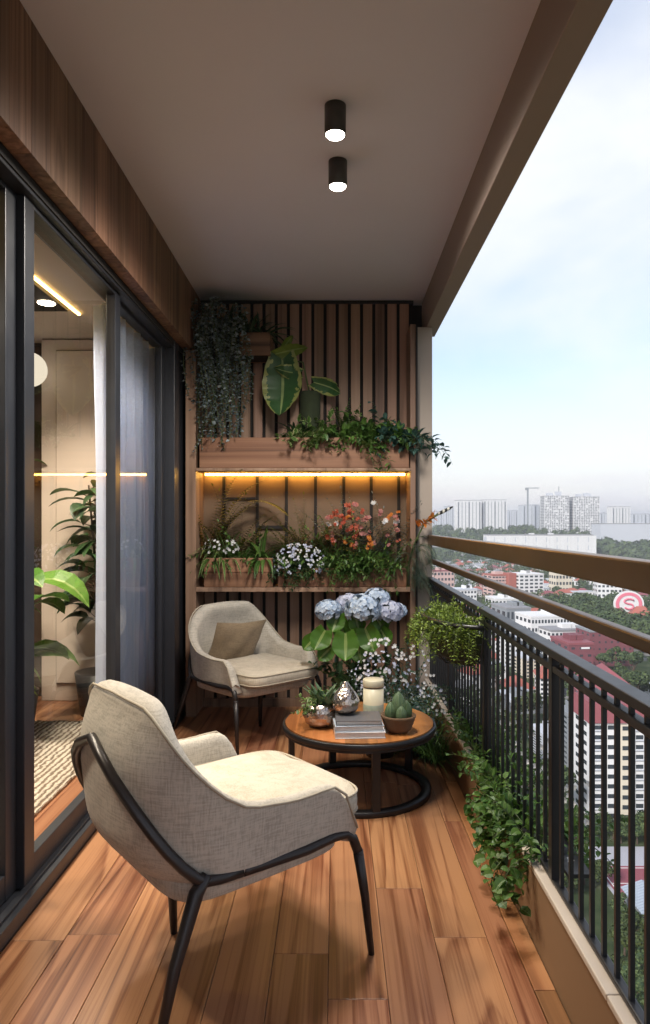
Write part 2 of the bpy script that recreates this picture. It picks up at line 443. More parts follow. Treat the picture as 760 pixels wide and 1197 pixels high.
door(1.42,2.565,'sliding glass door panel in front of the broad yellow-green leaves',XD-.03)
door(2.565,3.71,'sliding glass door panel opposite the front armchair, showing the cream wardrobe',XD)
door(3.71,4.795,'sliding glass door panel with the pale blue curtain behind it',XD-.03)

# curtain
rows=[]; rr=random.Random(2)
N=220
for k in range(9):
    z=.075+(2.60-.075)*k/8; row=[]
    for i in range(N):
        s=i/(N-1); y=3.80+s*1.50
        a=.036*(1+.3*math.sin(s*17))*(1+.15*math.sin(3.1*k*.3+s*9))
        x=-1.275+a*math.sin(s*2*math.pi*15+.5*math.sin(s*23))+.010*math.sin(s*57+k*.25)
        row.append(V((x,y+.006*math.cos(s*2*math.pi*26),z)))
    rows.append(row)
mb=MB(); mb.grid(rows); cu=mb.build('curtain',M['curtain'],None,True,loc=(-1.27,4.5,.07),solid=.002)
tag(cu,'sheer blue-grey pleated curtain hanging behind the last glass door','curtain')

# ------------------------------------------------------------------ indoors
t=thing('wardrobe','tall cream built-in wardrobe with a framed door, seen through the glass','wardrobe',(-1.7,5.3,.06))
mb=MB(); mb.box(-2.22,5.30,.062,-1.215,5.45,2.79); mb.build('carcass',M['wallpanel'],t,bevel=.003)
mb=MB(); mb.box(-2.10,5.275,.20,-1.23,5.297,2.70); mb.build('wardrobe_door',M['wallpanel'],t,bevel=.004)
mb=MB(); mb.box(-2.107,5.292,.193,-1.223,5.299,2.707); mb.build('shadow_gap',M['dark'],t)
mb=MB(); mb.box(-1.300,5.262,1.05,-1.285,5.275,1.25); mb.build('handle',M['gold'],t)
mb=MB(); mb.box(-4.58,5.435,2.772,-2.225,5.451,2.797); tag(mb.build('ceiling_trim',M['dark']),kind='structure')
# rug
mb=MB(); rows=[]
for i in range(60):
    y=1.5+3.2*i/59; rows.append([V((-3.2+1.83*j/39,y,.078+.004*math.sin(j*1.9)*math.sin(i*2.2))) for j in range(40)])
mb.grid(rows)
rug=mb.build('rug',M['rug'],None,True,loc=(-2.3,3.1,.062)); tag(rug,'chunky cream knitted rug on the indoor wood floor','rug')
md=rug.modifiers.new('t','SOLIDIFY'); md.thickness=.014; md.offset=-1
# indoor lights
E_led=emit('warm led strip',(1,.62,.18,1),9); E_disc=emit('downlight disc',(1,.80,.55,1),14); E_globe=emit('opal globe',(1,.86,.66,1),.45)
t=thing('ceiling_light_track','dark recessed ceiling track with downlights, on the indoor ceiling beside the yellow light strip','ceiling light',(-1.9,3.2,2.80))
mb=MB(); mb.box(-1.95,.2,2.775,-1.73,4.55,2.799); mb.build('track_housing',M['dark'],t,bevel=.002)
def spot(name,loc,en,ang,col,rad=.03,blend=.6,parent=None):
    l=bpy.data.lights.new(name,'SPOT'); l.energy=en; l.spot_size=R(ang); l.spot_blend=blend; l.color=col; l.shadow_soft_size=rad
    o=bpy.data.objects.new(name,l); COL.objects.link(o); o.location=loc
    return o
WARM=(1,.86,.68)
IN_SPOTS=[]
for y in (2.2,3.0,3.78,4.37):
    mb=MB(); mb.lathe([(.0,0),(.052,0),(.052,.004)],(-1.80,y,2.7705),24); mb.build('downlight',E_disc,t)
    IN_SPOTS.append(spot('indoor_spot',(-1.80,y,2.76),IN_E,125,WARM,.14))
mb=MB(); mb.box(-1.715,.2,2.789,-1.700,4.68,2.7995); tag(mb.build('led_strip',E_led,None,loc=(-1.707,2.4,2.79)),'thin yellow light strip along the indoor ceiling','light strip')
GX=-2.225
t=thing('globe_lamp','round opal globe lamp hanging before the dark indoor wall','lamp',(-2.27,5.1,2.8))
mb=MB(); mb.lathe([(.125*math.sin(math.pi*i/16),-.125*math.cos(math.pi*i/16)) for i in range(17)],(GX,5.1,2.52),28); mb.build('globe',E_globe,t,True)
mb=MB(); mb.tube([(GX,5.1,2.64),(GX,5.1,2.80)],.006,6); mb.build('cord',M['black'],t)

# balcony ceiling lamps
E_bulb=emit('lamp diffuser',(1,.93,.80,1),LENS_E)
for lab,x,y in (('black cylinder ceiling spot with a glowing end, the nearer to the viewer',0.0,2.87),('black cylinder ceiling spot with a glowing end, the one closer to the slat wall',.012,3.31)):
    t=thing('ceiling_spot',lab,'ceiling light',(x,y,ZC),'ceiling spots')
    mb=MB(); mb.lathe([(0,ZC-.001),(.044,ZC-.001),(.044,ZC-.118),(.040,ZC-.121),(.037,ZC-.113)],(x,y,0),36); mb.build('housing',M['lampblack'],t,True)
    mb=MB(); mb.lathe([(0,-.014),(.034,-.013),(.037,-.010),(.037,-.001)],(x,y,ZC-.113),28); mb.build('diffuser',E_bulb,t,True)
    spot('balcony_spot',(x,y,ZC-.15),OUT_E,165,(1,.93,.84),.16,.5)

# ------------------------------------------------------------------ slat wall
ROOTZ=(-.25,5.3,0)
t=thing('slat_screen','wooden slat wall at the end of the balcony with a lit niche and planter shelves','slat wall',ROOTZ)
mb=MB(); mb.box(-1.10,5.405,.0,.598,5.465,3.10); mb.build('backing',M['dark'],t)
rr=random.Random(11)
for z0,z1 in ((1.995,3.085),(.06,.90)):
    mb=MB(); x=-1.095
    while x<.53: mb.box(x,5.372,z0,x+.069,5.400,z1,0,rr.random()); x+=.0935
    mb.build('slat_panel',M['slat'],t,bevel=.002)
mb=MB(); mb.box(-1.10,5.365,3.082,.598,5.402,3.106); mb.build('head_rail',M['dark'],t)
mb=MB(); mb.box(-1.10,5.36,.0,.598,5.402,.06); mb.build('plinth',M['slat'],t)
mb=MB(); mb.box(-1.085,5.08,0,-1.01,5.40,2.66); mb.build('side_post',M['slat'],t,bevel=.003)
mb=MB(); mb.box(.545,5.10,0,.585,5.40,2.85); mb.build('side_post',M['slat'],t,bevel=.003)
mb=MB(); mb.box(.5855,5.09,0,.598,5.40,2.846); mb.build('edge_strip',M['dark'],t)
mb=MB(); mb.box(-1.009,5.378,.935,.544,5.402,1.78); mb.build('niche_panel',M['niche'],t)
mb=MB(); mb.box(-1.009,5.08,.905,.544,5.372,.936); mb.build('shelf',M['slat'],t,bevel=.003)
mb=MB(); mb.box(-1.009,5.07,1.780,.544,5.372,1.802); mb.build('shelf',M['slat'],t,bevel=.003)
mb=MB()
for px in (262,301,335,369,402,434,466):
    x=(px-392)/820*5.37; mb.box(x-.011,5.355,.936,x+.011,5.377,1.779)
mb.build('niche_bar',M['dark'],t)
for q in ((-.60,1.36,-.37,1.385),(-.85,1.585,-.61,1.60)):
    mb=MB(); mb.box(q[0],5.352,q[1],q[2],5.376,q[3]); mb.build('cross_bar',M['dark'],t)
E_niche=emit('amber niche strip',(1,.52,.10,1),NICHE_E)
mb=MB(); mb.box(-.99,5.335,1.766,.53,5.350,1.779); tag(mb.build('niche_light',E_niche,None,loc=(-.23,5.34,1.77)),'amber light strip glowing under the upper planter shelf','light strip')

def planter(name,label,x0,x1,y0,y1,z0,z1,tiers=1,mat='boxwood'):
    t=thing(name,label,'planter box',((x0+x1)/2,(y0+y1)/2,z0))
    rr=random.Random(int(x0*100)+900)
    m=MB(); h=(z1-z0)/tiers
    for i in range(tiers): m.box(x0,y0,z0+i*h+.001,x1,y0+.02,z0+(i+1)*h-.001,0,rr.random())
    m.build('front_board',M[mat],t,bevel=.003)
    m=MB(); m.box(x0,y1-.02,z0,x1,y1,z1); m.build('back_board',M[mat],t,bevel=.003)
    for xa in (x0,x1-.02): m=MB(); m.box(xa,y0+.021,z0,xa+.02,y1-.021,z1-.002); m.build('end_board',M[mat],t,bevel=.003)
    m=MB(); m.box(x0+.021,y0+.021,z0,x1-.021,y1-.021,z1-.03); m.build('soil',M['soil'],t)
    return t
planter('planter_box','long wooden planter box above the lit niche, overflowing with trailing leaves',-.985,.535,5.085,5.32,1.803,2.025,1)
planter('planter_box','deep wooden planter box on the shelf holding the spider plants',-.955,-.455,5.10,5.33,.937,1.150,2)
planter('planter_box','low wooden planter box on the shelf holding the flowers',-.420,.520,5.12,5.34,.937,1.075,1)
planter('planter_box','small wooden box fixed high on the slats under dark strappy leaves',-.70,-.475,5.13,5.371,2.63,2.80,1)
# ================================================================== FURNITURE
def smooth(a,b,x):
    t=min(1,max(0,(x-a)/(b-a))); return t*t*(3-2*t)
def armchair(label):
    t=thing('armchair',label,'armchair',(0,0,0),'linen armchairs')
    A,YS,YBk,YFr=.355,-.12,-.395,.285
    # plan outline from front right, round the back, to front left
    pl=[]
    for i in range(9): pl.append(V((A,YFr+(YS-YFr)*i/9,0)))
    K=22
    for i in range(K+1):
        ph=math.pi*i/K; c=math.cos(ph); s_=math.sin(ph)
        pl.append(V((A*math.copysign(abs(c)**.72,c), YS+(YBk-YS)*abs(s_)**.80,0)))
    for i in range(1,10): pl.append(V((-A,YS+(YFr-YS)*i/9,0)))
    n=len(pl)
    nor=[]
    for i in range(n):
        d=pl[min(i+1,n-1)]-pl[max(i-1,0)]; nor.append(V((-d.y,d.x,0)).normalized()*-1)
    for i in range(n):
        if nor[i].dot(V((pl[i].x,pl[i].y-.05,0)))<0: nor[i]=-nor[i]
    L=[0]
    for i in range(1,n): L.append(L[-1]+(pl[i]-pl[i-1]).length)
    Sx=[abs(l/L[-1]*2-1) for l in L]           # 0 back centre .. 1 arm front
    def rim(s):
        h=.886-.008*smooth(0,.18,s)-.291*smooth(.18,.61,s)
        h-=.02*smooth(.55,.8,s); h+=.008*smooth(.7,.9,s)
        return h-.15*max(0,(s-.90)/.10)**2.2
    back=[1-smooth(.12,.42,s) for s in Sx]
    def P(i,w,inset=0.0):
        s=Sx[i]; z0=.315+.045*smooth(.5,1,s); z=z0+(rim(s)-z0)*w
        sc=.60+.40*smooth(-.02,.30,w)**.55 if w<.30 else 1.0+.05*(w-.30)/.70
        p=V((pl[i].x*sc,pl[i].y*sc if pl[i].y<0 else pl[i].y*(1-(1-sc)*.35),z))
        p.y-=back[i]*(max(0,z-.40)*.06-.085*smooth(.66,1.03,w)**1.4)
        nn=nor[i]
        p-=nn*inset
        return p
    W=[0,.05,.12,.20,.30,.42,.55,.68,.80,.90,.97,1.0]
    rows=[[P(i,w) for i in range(n)] for w in W]
    TH=[.055+.04*back[i] for i in range(n)]
    top=[P(i,1.0,TH[i]*.5)+V((0,0,.018+.008*back[i])) for i in range(n)]
    rows.append(top)
    rows+=[[P(i,w,TH[i]+.010*math.sin(w*3)) for i in range(n)] for w in (.99,.9,.75,.6,.45,.32,.22)]
    mb=MB(); mb.grid(rows)
    for j in (0,n-1):                              # close the arm ends
        for q in range(7):
            fc_=[(11-q)*n+j,(12+q)*n+j,(13+q)*n+j,(10-q)*n+j]
            mb.f.append(fc_ if j else fc_[::-1]); mb.m.append(0)
    sh=mb.build('shell',M['fabric'],t,True,sub=1)
    # piping follows the rim
    mb=MB(); mb.tube([P(i,1.0,-.001)+V((0,0,.004)) for i in range(n)],.0045,6); mb.build('piping',M['piping'],sh,True)
    # seat base
    mb=MB()
    def fb(p):
        q=p.copy(); q.z+= .02*(q.y+.3) if q.z<0 else 0
        return q
    mb.blob((0,.005,.372),(.318,.305,.055),.34,36,12,fn=fb); mb.build('seat_base',M['fabric'],t,True)
    # cushion
    rr=random.Random(4)
    def fc(p):
        r=(p.x/.30)**2+((p.y)/.30)**2
        q=p.copy()
        if q.z>0: q.z+=.022*max(0,1-r)+.004*math.sin(q.x*31+q.y*9)+.004*math.sin(q.y*27-q.x*13)
        return q
    mb=MB(); mb.blob((0,.092,.460),(.296,.322,.048),.30,48,16,fn=fc); cs=mb.build('seat_cushion',M['cushion'],t,True)
    for dz in (.030,-.030):
        sp=lambda x,p: math.copysign(abs(x)**p,x)
        pts=[(sp(math.cos(a),.30)*.294,.092+sp(math.sin(a),.30)*.320,.462+dz) for a in [2*math.pi*i/48 for i in range(48)]]
        mb=MB(); mb.tube(pts,.0045,6,closed=True); mb.build('piping',M['piping'],cs,True)
    # tube frame: each side one rail, the back loop, four legs
    def shell_pt(i,z,off):
        s=Sx[i]; z0=.315+.045*smooth(.5,1,s); w=(z-z0)/(rim(s)-z0); p=P(i,w,-off); return p
    iR=11; half=n//2
    loop=[]
    i0=min(range(half),key=lambda i:abs(P(i,.35).y+.255))
    for i in range(i0,n-i0):
        u=1-abs(i-half)/(half-i0)               # 0 on the arm .. 1 back centre
        z=.425+(.765-.425)*(.72*u+.28*smooth(0,1,u))
        loop.append(shell_pt(i,z,.011))
    a0=loop[0]; b0_=loop[-1]
    pre=[V((a0.x+.002,-.12,.404)),V((a0.x+.002,-.19,.406)),V((a0.x+.001,-.235,.412))]
    loop=pre+loop+[V((-p.x,p.y,p.z)) for p in pre[::-1]]
    mb=MB(); mb.tube(loop,.016,12); mb.build('back_rail',M['chairframe'],t,True)
    JZ=min(loop[:half],key=lambda p:abs(p.y+.265))
    for sg in (1,-1):
        pts=[(sg*loop[0].x,-.115,.4038),(sg*loop[0].x,-.06,.402),(sg*.354,.10,.404),(sg*.350,.215,.412),(sg*.350,.262,.408),(sg*.352,.290,.388),(sg*.357,.312,.33)]
        mb=MB(); mb.tube(pts,[.0159,.0158,.0155,.0155,.0155,.016,.016],12); mb.build('side_rail',M['chairframe'],t,True)
        mb=MB(); mb.tube([(sg*.3555,.308,.345),(sg*.364,.330,.20),(sg*.372,.352,.0)],[.0172,.0145,.0105],10); mb.build('leg',M['chairframe'],t,True)
        if sg<0:
            mb=MB(); mb.tube([(-.15,-.10,.33),(-.148,-.10,.2),(-.14,-.095,0)],[.022,.0175,.012],12); mb.build('leg',M['chairframe'],t,True); continue
        mb=MB(); mb.tube([(sg*JZ.x,JZ.y+.03,JZ.z+.004),(sg*(JZ.x+.004),JZ.y-.005,JZ.z-.035),(sg*(JZ.x*.5+.188),-.335,.22),(sg*.395,-.415,0)],[.016,.0215,.017,.0115],12); mb.build('leg',M['chairframe'],t,True)
    return t
ch=armchair('linen armchair with a black tube frame, turned away beside the sliding doors, no pillow')
ch.location=(-.39,2.35,0); ch.rotation_euler=(0,0,math.atan2(-.78,.63))
c2=dup(ch,(-.555,4.69,0),math.atan2(-.68,-.73),.95,'linen armchair holding a taupe pillow, facing the viewer by the slat wall')
# pillow on the rear armchair
mb=MB(); N=18; rowsA=[];rowsB=[]
for i in range(N+1):
    ra=[];rb=[]
    for j in range(N+1):
        u=i/N*2-1; w=j/N*2-1
        pin=1-.07*(1-abs(u))*abs(w)**3-.0
        x=u*.19*(1-.06*(1-u*u)*0-.07*(w*w)*(1-abs(u))*0); 
        k=(1-u*u)**.55*(1-w*w)**.55 if abs(u)<1 and abs(w)<1 else 0
        e=1-.08*(1-k)*0
        X=u*.215*(1-.10*(1-abs(w))*u*u); Z=w*.185*(1-.10*(1-abs(u))*w*w)
        wr=.006*math.sin(u*7+w*4)*k
        ra.append(V((X,.062*k+wr,Z))); rb.append(V((X,-.062*k+wr,Z)))
    rowsA.append(ra);rowsB.append(rb)
mb.grid(rowsA); mb.grid([r[::-1] for r in rowsB])
pil=mb.build('pillow',M['pillow'],None,True); pil.location=(-.685,4.775,.575); 
pil.rotation_euler=(R(-24),R(-3),math.atan2(-.68,-.73)+R(4))
tag(pil,'square taupe satin pillow leaning in the rear armchair','pillow')

# ------------------------------------------------------------------ coffee table
TX,TY,TZ=.125,3.70,.362
t=thing('coffee_table','round coffee table with orange wood top and black ring base','coffee table',(TX,TY,0))
mb=MB()
rr=random.Random(8)
nb=5
for i in range(nb):                       # boards of the top, cut to the circle
    x0=-.388+.776*i/nb; x1=-.388+.776*(i+1)/nb; a=[];c_=[]
    for k in range(13):
        x=x0+.0004+(x1-x0-.0008)*k/12; h=math.sqrt(max(0,.3882**2-x*x)); a.append((x,h))
    vs=[];m_=len(a)
    for z in (TZ-.026,TZ):
        for x,h in a: vs.append(V((TX+x,TY-h,z)))
        for x,h in a[::-1]: vs.append(V((TX+x,TY+h,z)))
    q=2*m_; fs=[tuple(range(q))[::-1],tuple(range(q,2*q))]+[(j,(j+1)%q,q+(j+1)%q,q+j) for j in range(q)]
    mb.add(vs,fs,0,rr.random())
mb.build('tabletop',M['tabletop'],t)
mb=MB(); mb.lathe([(.389,TZ-.034),(.400,TZ-.034),(.402,TZ-.028),(.402,TZ-.010),(.3995,TZ-.006),(.389,TZ-.006)],(TX,TY,0),96); mb.build('table_rim',M['black'],t,True)
mb=MB(); mb.lathe([(.30,TZ-.048),(.395,TZ-.048),(.395,TZ-.030),(.30,TZ-.030),(.30,TZ-.048)],(TX,TY,0),96); mb.build('under_ring',M['black'],t)
mb=MB(); mb.lathe([(.330,.001),(.376,.001),(.378,.004),(.378,.024),(.376,.027),(.330,.027),(.328,.024),(.328,.004),(.330,.001)],(TX,TY,0),96); mb.build('base_ring',M['black'],t,True)
for dg in (-79,195,113,38):
    a=R(dg); m=MB(); Mx=Matrix.Translation((TX+.362*math.cos(a),TY+.362*math.sin(a),0))@Matrix.Rotation(a,4,'Z')
    m.box(-.013,-.020,.026,.013,.020,TZ-.047,M=Mx); m.build('leg',M['black'],t,bevel=.002)

# books
def book(label,x,y,z,w,d,h,rot,mat):
    t=thing('book',label,'book',(x,y,z),'books stacked on the coffee table')
    Mx=Matrix.Translation((x,y,z))@Matrix.Rotation(rot,4,'Z'); c=.003
    m=MB(); m.box(-w/2,-d/2,0,w/2,d/2,c,M=Mx); m.box(-w/2,-d/2,h-c,w/2,d/2,h,M=Mx); m.box(-w/2,-d/2,c,-w/2+c,d/2,h-c,M=Mx); m.build('cover',mat,t,bevel=.001)
    m=MB(); m.box(-w/2+c+.001,-d/2+.005,c,w/2-.005,d/2-.005,h-c,M=Mx); m.build('pages',M['paper'],t)
bx,by=.115,3.475
book('white book at the bottom of the stack on the coffee table',bx+.002,by,TZ+.001,.245,.19,.030,R(3),M['bookwhite'])
book('pale blue book in the middle of the stack on the table',bx-.004,by+.004,TZ+.032,.238,.185,.028,R(5),M['bookblue'])
book('dark grey book on top of the stack, under the drop-shaped vase',bx-.002,by+.006,TZ+.061,.225,.175,.022,R(2),M['bookgrey'])
BT=TZ+.0832
# drop-shaped silver vase on the books
vx,vy=.052,3.535
prof=[(0,0),(.035,.001),(.058,.014),(.072,.042),(.072,.068),(.058,.098),(.036,.122),(.020,.142),(.012,.160),(.009,.160)]
mb=MB(); mb.lathe([(r,z) for r,z in prof],(vx,vy,BT),36)
tag(mb.build('vase',M['silver'],None,True,loc=(vx,vy,BT),sub=1),'drop-shaped hammered silver vase standing on the stacked books','vase')
# ivory canister
jx,jy=.205,3.77
t=thing('canister','tall ivory ceramic canister with a green patterned base on the table','canister',(jx,jy,TZ))
m=MB(); m.lathe([(0,.001),(.052,.001),(.055,.006),(.055,.158),(.0,.159)],(jx,jy,TZ),36); m.build('body',M['candle'],t,True)
m=MB(); m.lathe([(.0555,.012),(.0562,.014),(.0562,.070),(.0555,.072)],(jx,jy,TZ),36); m.build('glaze_band',M['jargreen'],t,True)
m=MB(); m.lathe([(.0545,.1595),(.0545,.164),(0,.164)],(jx,jy,TZ),36); m.build('seal',M['dark'],t,True)
m=MB(); m.lathe([(0,.1645),(.055,.1645),(.057,.168),(.057,.198),(.054,.203),(0,.204)],(jx,jy,TZ),36); m.build('lid',M['candle'],t,True)
# ================================================================== PLANTS
RR=random.Random(21)
def rv(a,b): return RR.uniform(a,b)
def rdir(zmin=-.2,zmax=1.0):
    a=rv(0,6.283); z=rv(zmin,zmax); r=math.sqrt(max(0,1-z*z)); return V((r*math.cos(a),r*math.sin(a),z))
def arc(p,d,L,droop,n=8):
    p=V(p); d=V(d).normalized(); pts=[p.copy()]
    for i in range(n):
        p=p+d*(L/n); d=(d+V((0,0,-droop/n*1.5))).normalized(); pts.append(p.copy())
    return pts
def strap_tuft(mb,c,n,L,W,droop=.9,zmin=.35,spread=.03,m=0,shape='strap',fold=.3,seg=7):
    for i in range(n):
        d=rdir(zmin,1); d.z=max(d.z,.1); l=L*rv(.6,1.1)
        mb.leaf(V(c)+V((rv(-spread,spread),rv(-spread,spread),0)),d,l,W*rv(.8,1.2),shape,droop*rv(.6,1.3),fold,seg,m)
def spray(mb,st,p,d,L,droop,nl,ll,lw,shape='ovate',m=0,r=.0025,ms=0,start=.15,out=.9,fd=.25,ldroop=.3,seg=3):
    pts=arc(p,d,L,droop,10); st.tube(pts,[r*(1-.07*i) for i in range(len(pts))],5,ms)
    for i in range(nl):
        t=start+(1-start)*(i+rv(0,.6))/nl; k=min(9,int(t*10)); f=t*10-k
        q=pts[k].lerp(pts[k+1],min(1,f)); ax=(pts[k+1]-pts[k]).normalized()
        o=rdir(-1,1); o=(o-ax*o.dot(ax)); o=o.normalized() if o.length>.01 else ax.orthogonal()
        o.z+=.25
        dd=(ax*.5+o*out).normalized(); s_=rv(.7,1.2)*(1-.35*t)
        mb.leaf(q,dd,ll*s_,lw*s_,shape,ldroop,fd,seg,m,twist=rv(-.5,.5))
def fern(mb,st,p,d,L,droop,np_=16,ll=.07,lw=.016,m=0,r=.002):
    pts=arc(p,d,L,droop,14); st.tube(pts,[r*(1-.05*i) for i in range(len(pts))],4)
    for i in range(np_):
        t=.12+.88*i/np_; k=min(13,int(t*14)); q=pts[k].lerp(pts[k+1],t*14-k); ax=(pts[k+1]-pts[k]).normalized()
        side=ax.cross(V((0,0,1)));  side=side.normalized() if side.length>.05 else ax.orthogonal()
        l=ll*math.sin(math.pi*(.12+.85*t))
        for s_ in (1,-1):
            mb.leaf(q,(side*s_+ax*.45+V((0,0,.1))),l*rv(.85,1.1),lw,'lance',.35,.1,3,m)
    mb.leaf(pts[-1],pts[-1]-pts[-2],ll*.5,lw,'lance',.2,.1,2,m)
def strand(mb,p,L,nl,ll,lw,shape='ovate',m=0,sway=.05,st=None,out=(0,-1,0)):
    """a hanging strand of leaves"""
    q=V(p); pts=[q.copy()]; ph=rv(0,6); n=12
    for i in range(n):
        t=i/n; q=q+V((math.cos(ph+t*5)*sway/n*2+out[0]*.03*(1-t), math.sin(ph+t*4)*sway/n+out[1]*.03*max(0,1-3*t), -L/n*min(1,.25+t*3))); pts.append(q.copy())
    if st: st.tube(pts,.0016,4)
    for i in range(nl):
        t=(i+rv(0,.8))/nl; k=min(n-1,int(t*n)); b=pts[k].lerp(pts[k+1],min(1,t*n-k))
        d=rdir(-.5,.5); d.y-=.2; s_=rv(.6,1.2)
        mb.leaf(b,d,ll*s_,lw*s_,shape,.5,.2,3,m,twist=rv(-1,1))
def petal_flower(mb,c,nrm,r,n,m,shape='ovate',cup=.35,w=.8):
    nrm=V(nrm).normalized(); u=nrm.orthogonal().normalized(); w_=nrm.cross(u); o=rv(0,6)
    for i in range(n):
        a=o+6.283*i/n; d=u*math.cos(a)+w_*math.sin(a)+nrm*cup
        mb.leaf(c,d,r*rv(.85,1.1),r*w,shape,.15,.15,3,m,up=nrm)
def plant(name,label,cat,loc,group=None): return thing(name,label,cat,loc,group)

# --- trailing blue-grey plant, top corner
t=plant('trailing_plant','blue-grey trailing plant cascading from the ceiling corner down the slats','plant',(-.93,5.2,2.9))
mb=MB(); st=MB()
for i in range(105):
    x=rv(-1.06,-.67); y=rv(5.03,5.27)
    L=rv(.55,1.02)*(1.0 if x<-.75 else .75); 
    strand(mb,(x,y,rv(2.72,3.03)),L,int(48*L)+6,.029,.021,'ovate',0,.09,st)
for i in range(26): spray(mb,st,(rv(-1.0,-.75),rv(5.12,5.27),2.82),rdir(.2,.9),rv(.15,.3),1.2,14,.03,.02,'ovate')
mb.build('foliage',M['leaf_blue'],t); st.build('stems',M['stem'],t)
mb=MB(); mb.box(-1.04,5.16,2.66,-.72,5.37,2.80); mb.build('hanging_box',M['dark'],t,bevel=.004)
t=plant('strappy_plant','dark strappy plant in the small wooden box under the ceiling','plant',(-.59,5.24,2.80))
mb=MB(); strap_tuft(mb,(-.59,5.24,2.78),55,.30,.026,1.0,.15,.07); strap_tuft(mb,(-.75,5.24,2.83),40,.26,.03,1.1,.1,.06); mb.build('foliage',M['leaf_dark'],t)

# --- big leaf on the wall
t=plant('broad_leaf_plant','wall plant with one big banded hanging leaf in a mossy pole pot','plant',(-.20,5.3,2.2))
mb=MB(); st=MB(); yl=MB()
b0=V((-.19,5.30,2.36))
top=at(330,420,5.16)
st.tube([b0,V((-.24,5.22,2.60)),top],[.008,.007,.005],6)
# the leaf: a broad drooping blade
def bigleaf(mb,base,ax,sd,L,W,n=14,k=7,curl=.05,m=0):
    vs=[];uv=[]
    nr=V(sd).cross(V(ax)).normalized()
    for i in range(n+1):
        t_=i/n; w=W*.5*max(.02,math.sin(math.pi*(.16+.84*t_)))**.75*(1 if t_<.999 else .05)
        for j in range(-k,k+1):
            s_=j/k
            rip=.010*math.sin(t_*30)*abs(s_)
            back=-.10*max(0,(abs(s_)-.2))*(1-t_)*.5*L if t_<.2 else 0
            p=V(base)+V(ax)*(t_*L+ (-.14*L*abs(s_)*max(0,1-t_*5)))+V(sd)*(w*s_)+nr*(curl*math.sin(math.pi*t_)-.10*abs(s_)**1.6*W+rip)
            vs.append(p); uv.append((abs(s_),t_))
    q=2*k+1
    mb.add(vs,[(i*q+j,i*q+j+1,(i+1)*q+j+1,(i+1)*q+j) for i in range(n) for j in range(q-1)],m,.4,uv)
bigleaf(mb,top,V((-.03,-.10,-1)).normalized(),V((1,-.15,.05)).normalized(),.43,.30)
bigleaf(mb,V((-.26,5.22,2.52)),V((-.75,-.25,.10)).normalized(),V((.1,-.4,.9)).normalized(),.20,.11)
bigleaf(mb,V((-.16,5.22,2.45)),V((.7,-.3,-.35)).normalized(),V((.3,-.4,.8)).normalized(),.24,.13)
mb.build('banded_leaf',M['leaf_monstera'],t,True)
bigleaf(yl,at(322,414,5.17),V((1,-.2,.16)).normalized(),V((-.2,-.45,.9)).normalized(),.25,.10,10,4,.02)
bigleaf(yl,at(330,408,5.19),V((.5,-.2,.55)).normalized(),V((-.6,-.4,.7)).normalized(),.13,.06,8,3,.01)
yl.build('yellow_leaf',M['leaf_lime'],t,True); st.build('stems',M['stem'],t)
mb=MB(); mb.lathe([(0,0),(.062,.0),(.075,.02),(.08,.34),(.07,.36),(0,.36)],(-.19,5.28,2.03),16); mb.build('moss_pole',M['moss'],t,True)
mb=MB(); strap_tuft(mb,(-.27,5.22,2.03),26,.22,.03,1.0,.1,.05); mb.build('lower_foliage',M['leaf_dark'],t)

# --- plants of the long upper box (y 5.08..5.32, rim 2.025)
t=plant('variegated_plant','cream variegated bushy plant at the middle of the upper planter box','plant',(-.16,5.2,2.0))
mb=MB(); st=MB()
for i in range(44): spray(mb,st,(rv(-.30,.02),rv(5.10,5.26),2.01),rdir(.15,.95)+V((0,-.35,.1)),rv(.14,.30),1.1,12,.066,.044,'ovate')
mb.build('foliage',M['leaf_var'],t); st.build('stems',M['stem'],t)
t=plant('upright_fern','narrow upright fern standing in the upper planter box','plant',(.05,5.24,2.0))
mb=MB(); st=MB()
for i in range(8): fern(mb,st,(.06+rv(-.03,.03),5.24,2.0),V((rv(-.3,.3),rv(-.3,.1),1)),rv(.24,.34),.35,16,.045,.016)
mb.build('foliage',M['leaf_mid'],t); st.build('stems',M['stem'],t)
t=plant('spilling_plant','dense green plant spilling over the front of the upper planter box','plant',(.22,5.2,2.0))
mb=MB(); st=MB()
for i in range(64): spray(mb,st,(rv(-.02,.40),rv(5.10,5.26),2.02),rdir(.1,.95)+V((.1,-.4,.1)),rv(.14,.33),1.2,12,.075,.042,'ovate',ldroop=.5)
for i in range(3): spray(mb,st,(.08+.05*i,5.10,2.02),V((.55+.1*i,-.55,.25)),.42,2.0,22,.07,.034,'lance',ldroop=.5)
mb.build('foliage',M['leaf_mid'],t); st.build('stems',M['stem'],t)
t=plant('glossy_plant','dark glossy broad-leaved plant reaching past the column from the upper planter','plant',(.48,5.2,2.0))
mb=MB(); st=MB()
for i in range(34): spray(mb,st,(rv(.34,.52),rv(5.10,5.24),2.01),rdir(.05,.8)+V((.45,-.5,0)),rv(.14,.30),1.1,8,.095,.058,'ovate',ldroop=.5)
for i in range(5): spray(mb,st,(.50,5.10,2.03),V((.8,-.5+.1*i,.28)),.30+.04*i,1.5,10,.085,.042,'ovate',ldroop=.6)
mb.build('foliage',M['leaf_teal'],t); st.build('stems',M['stem'],t)

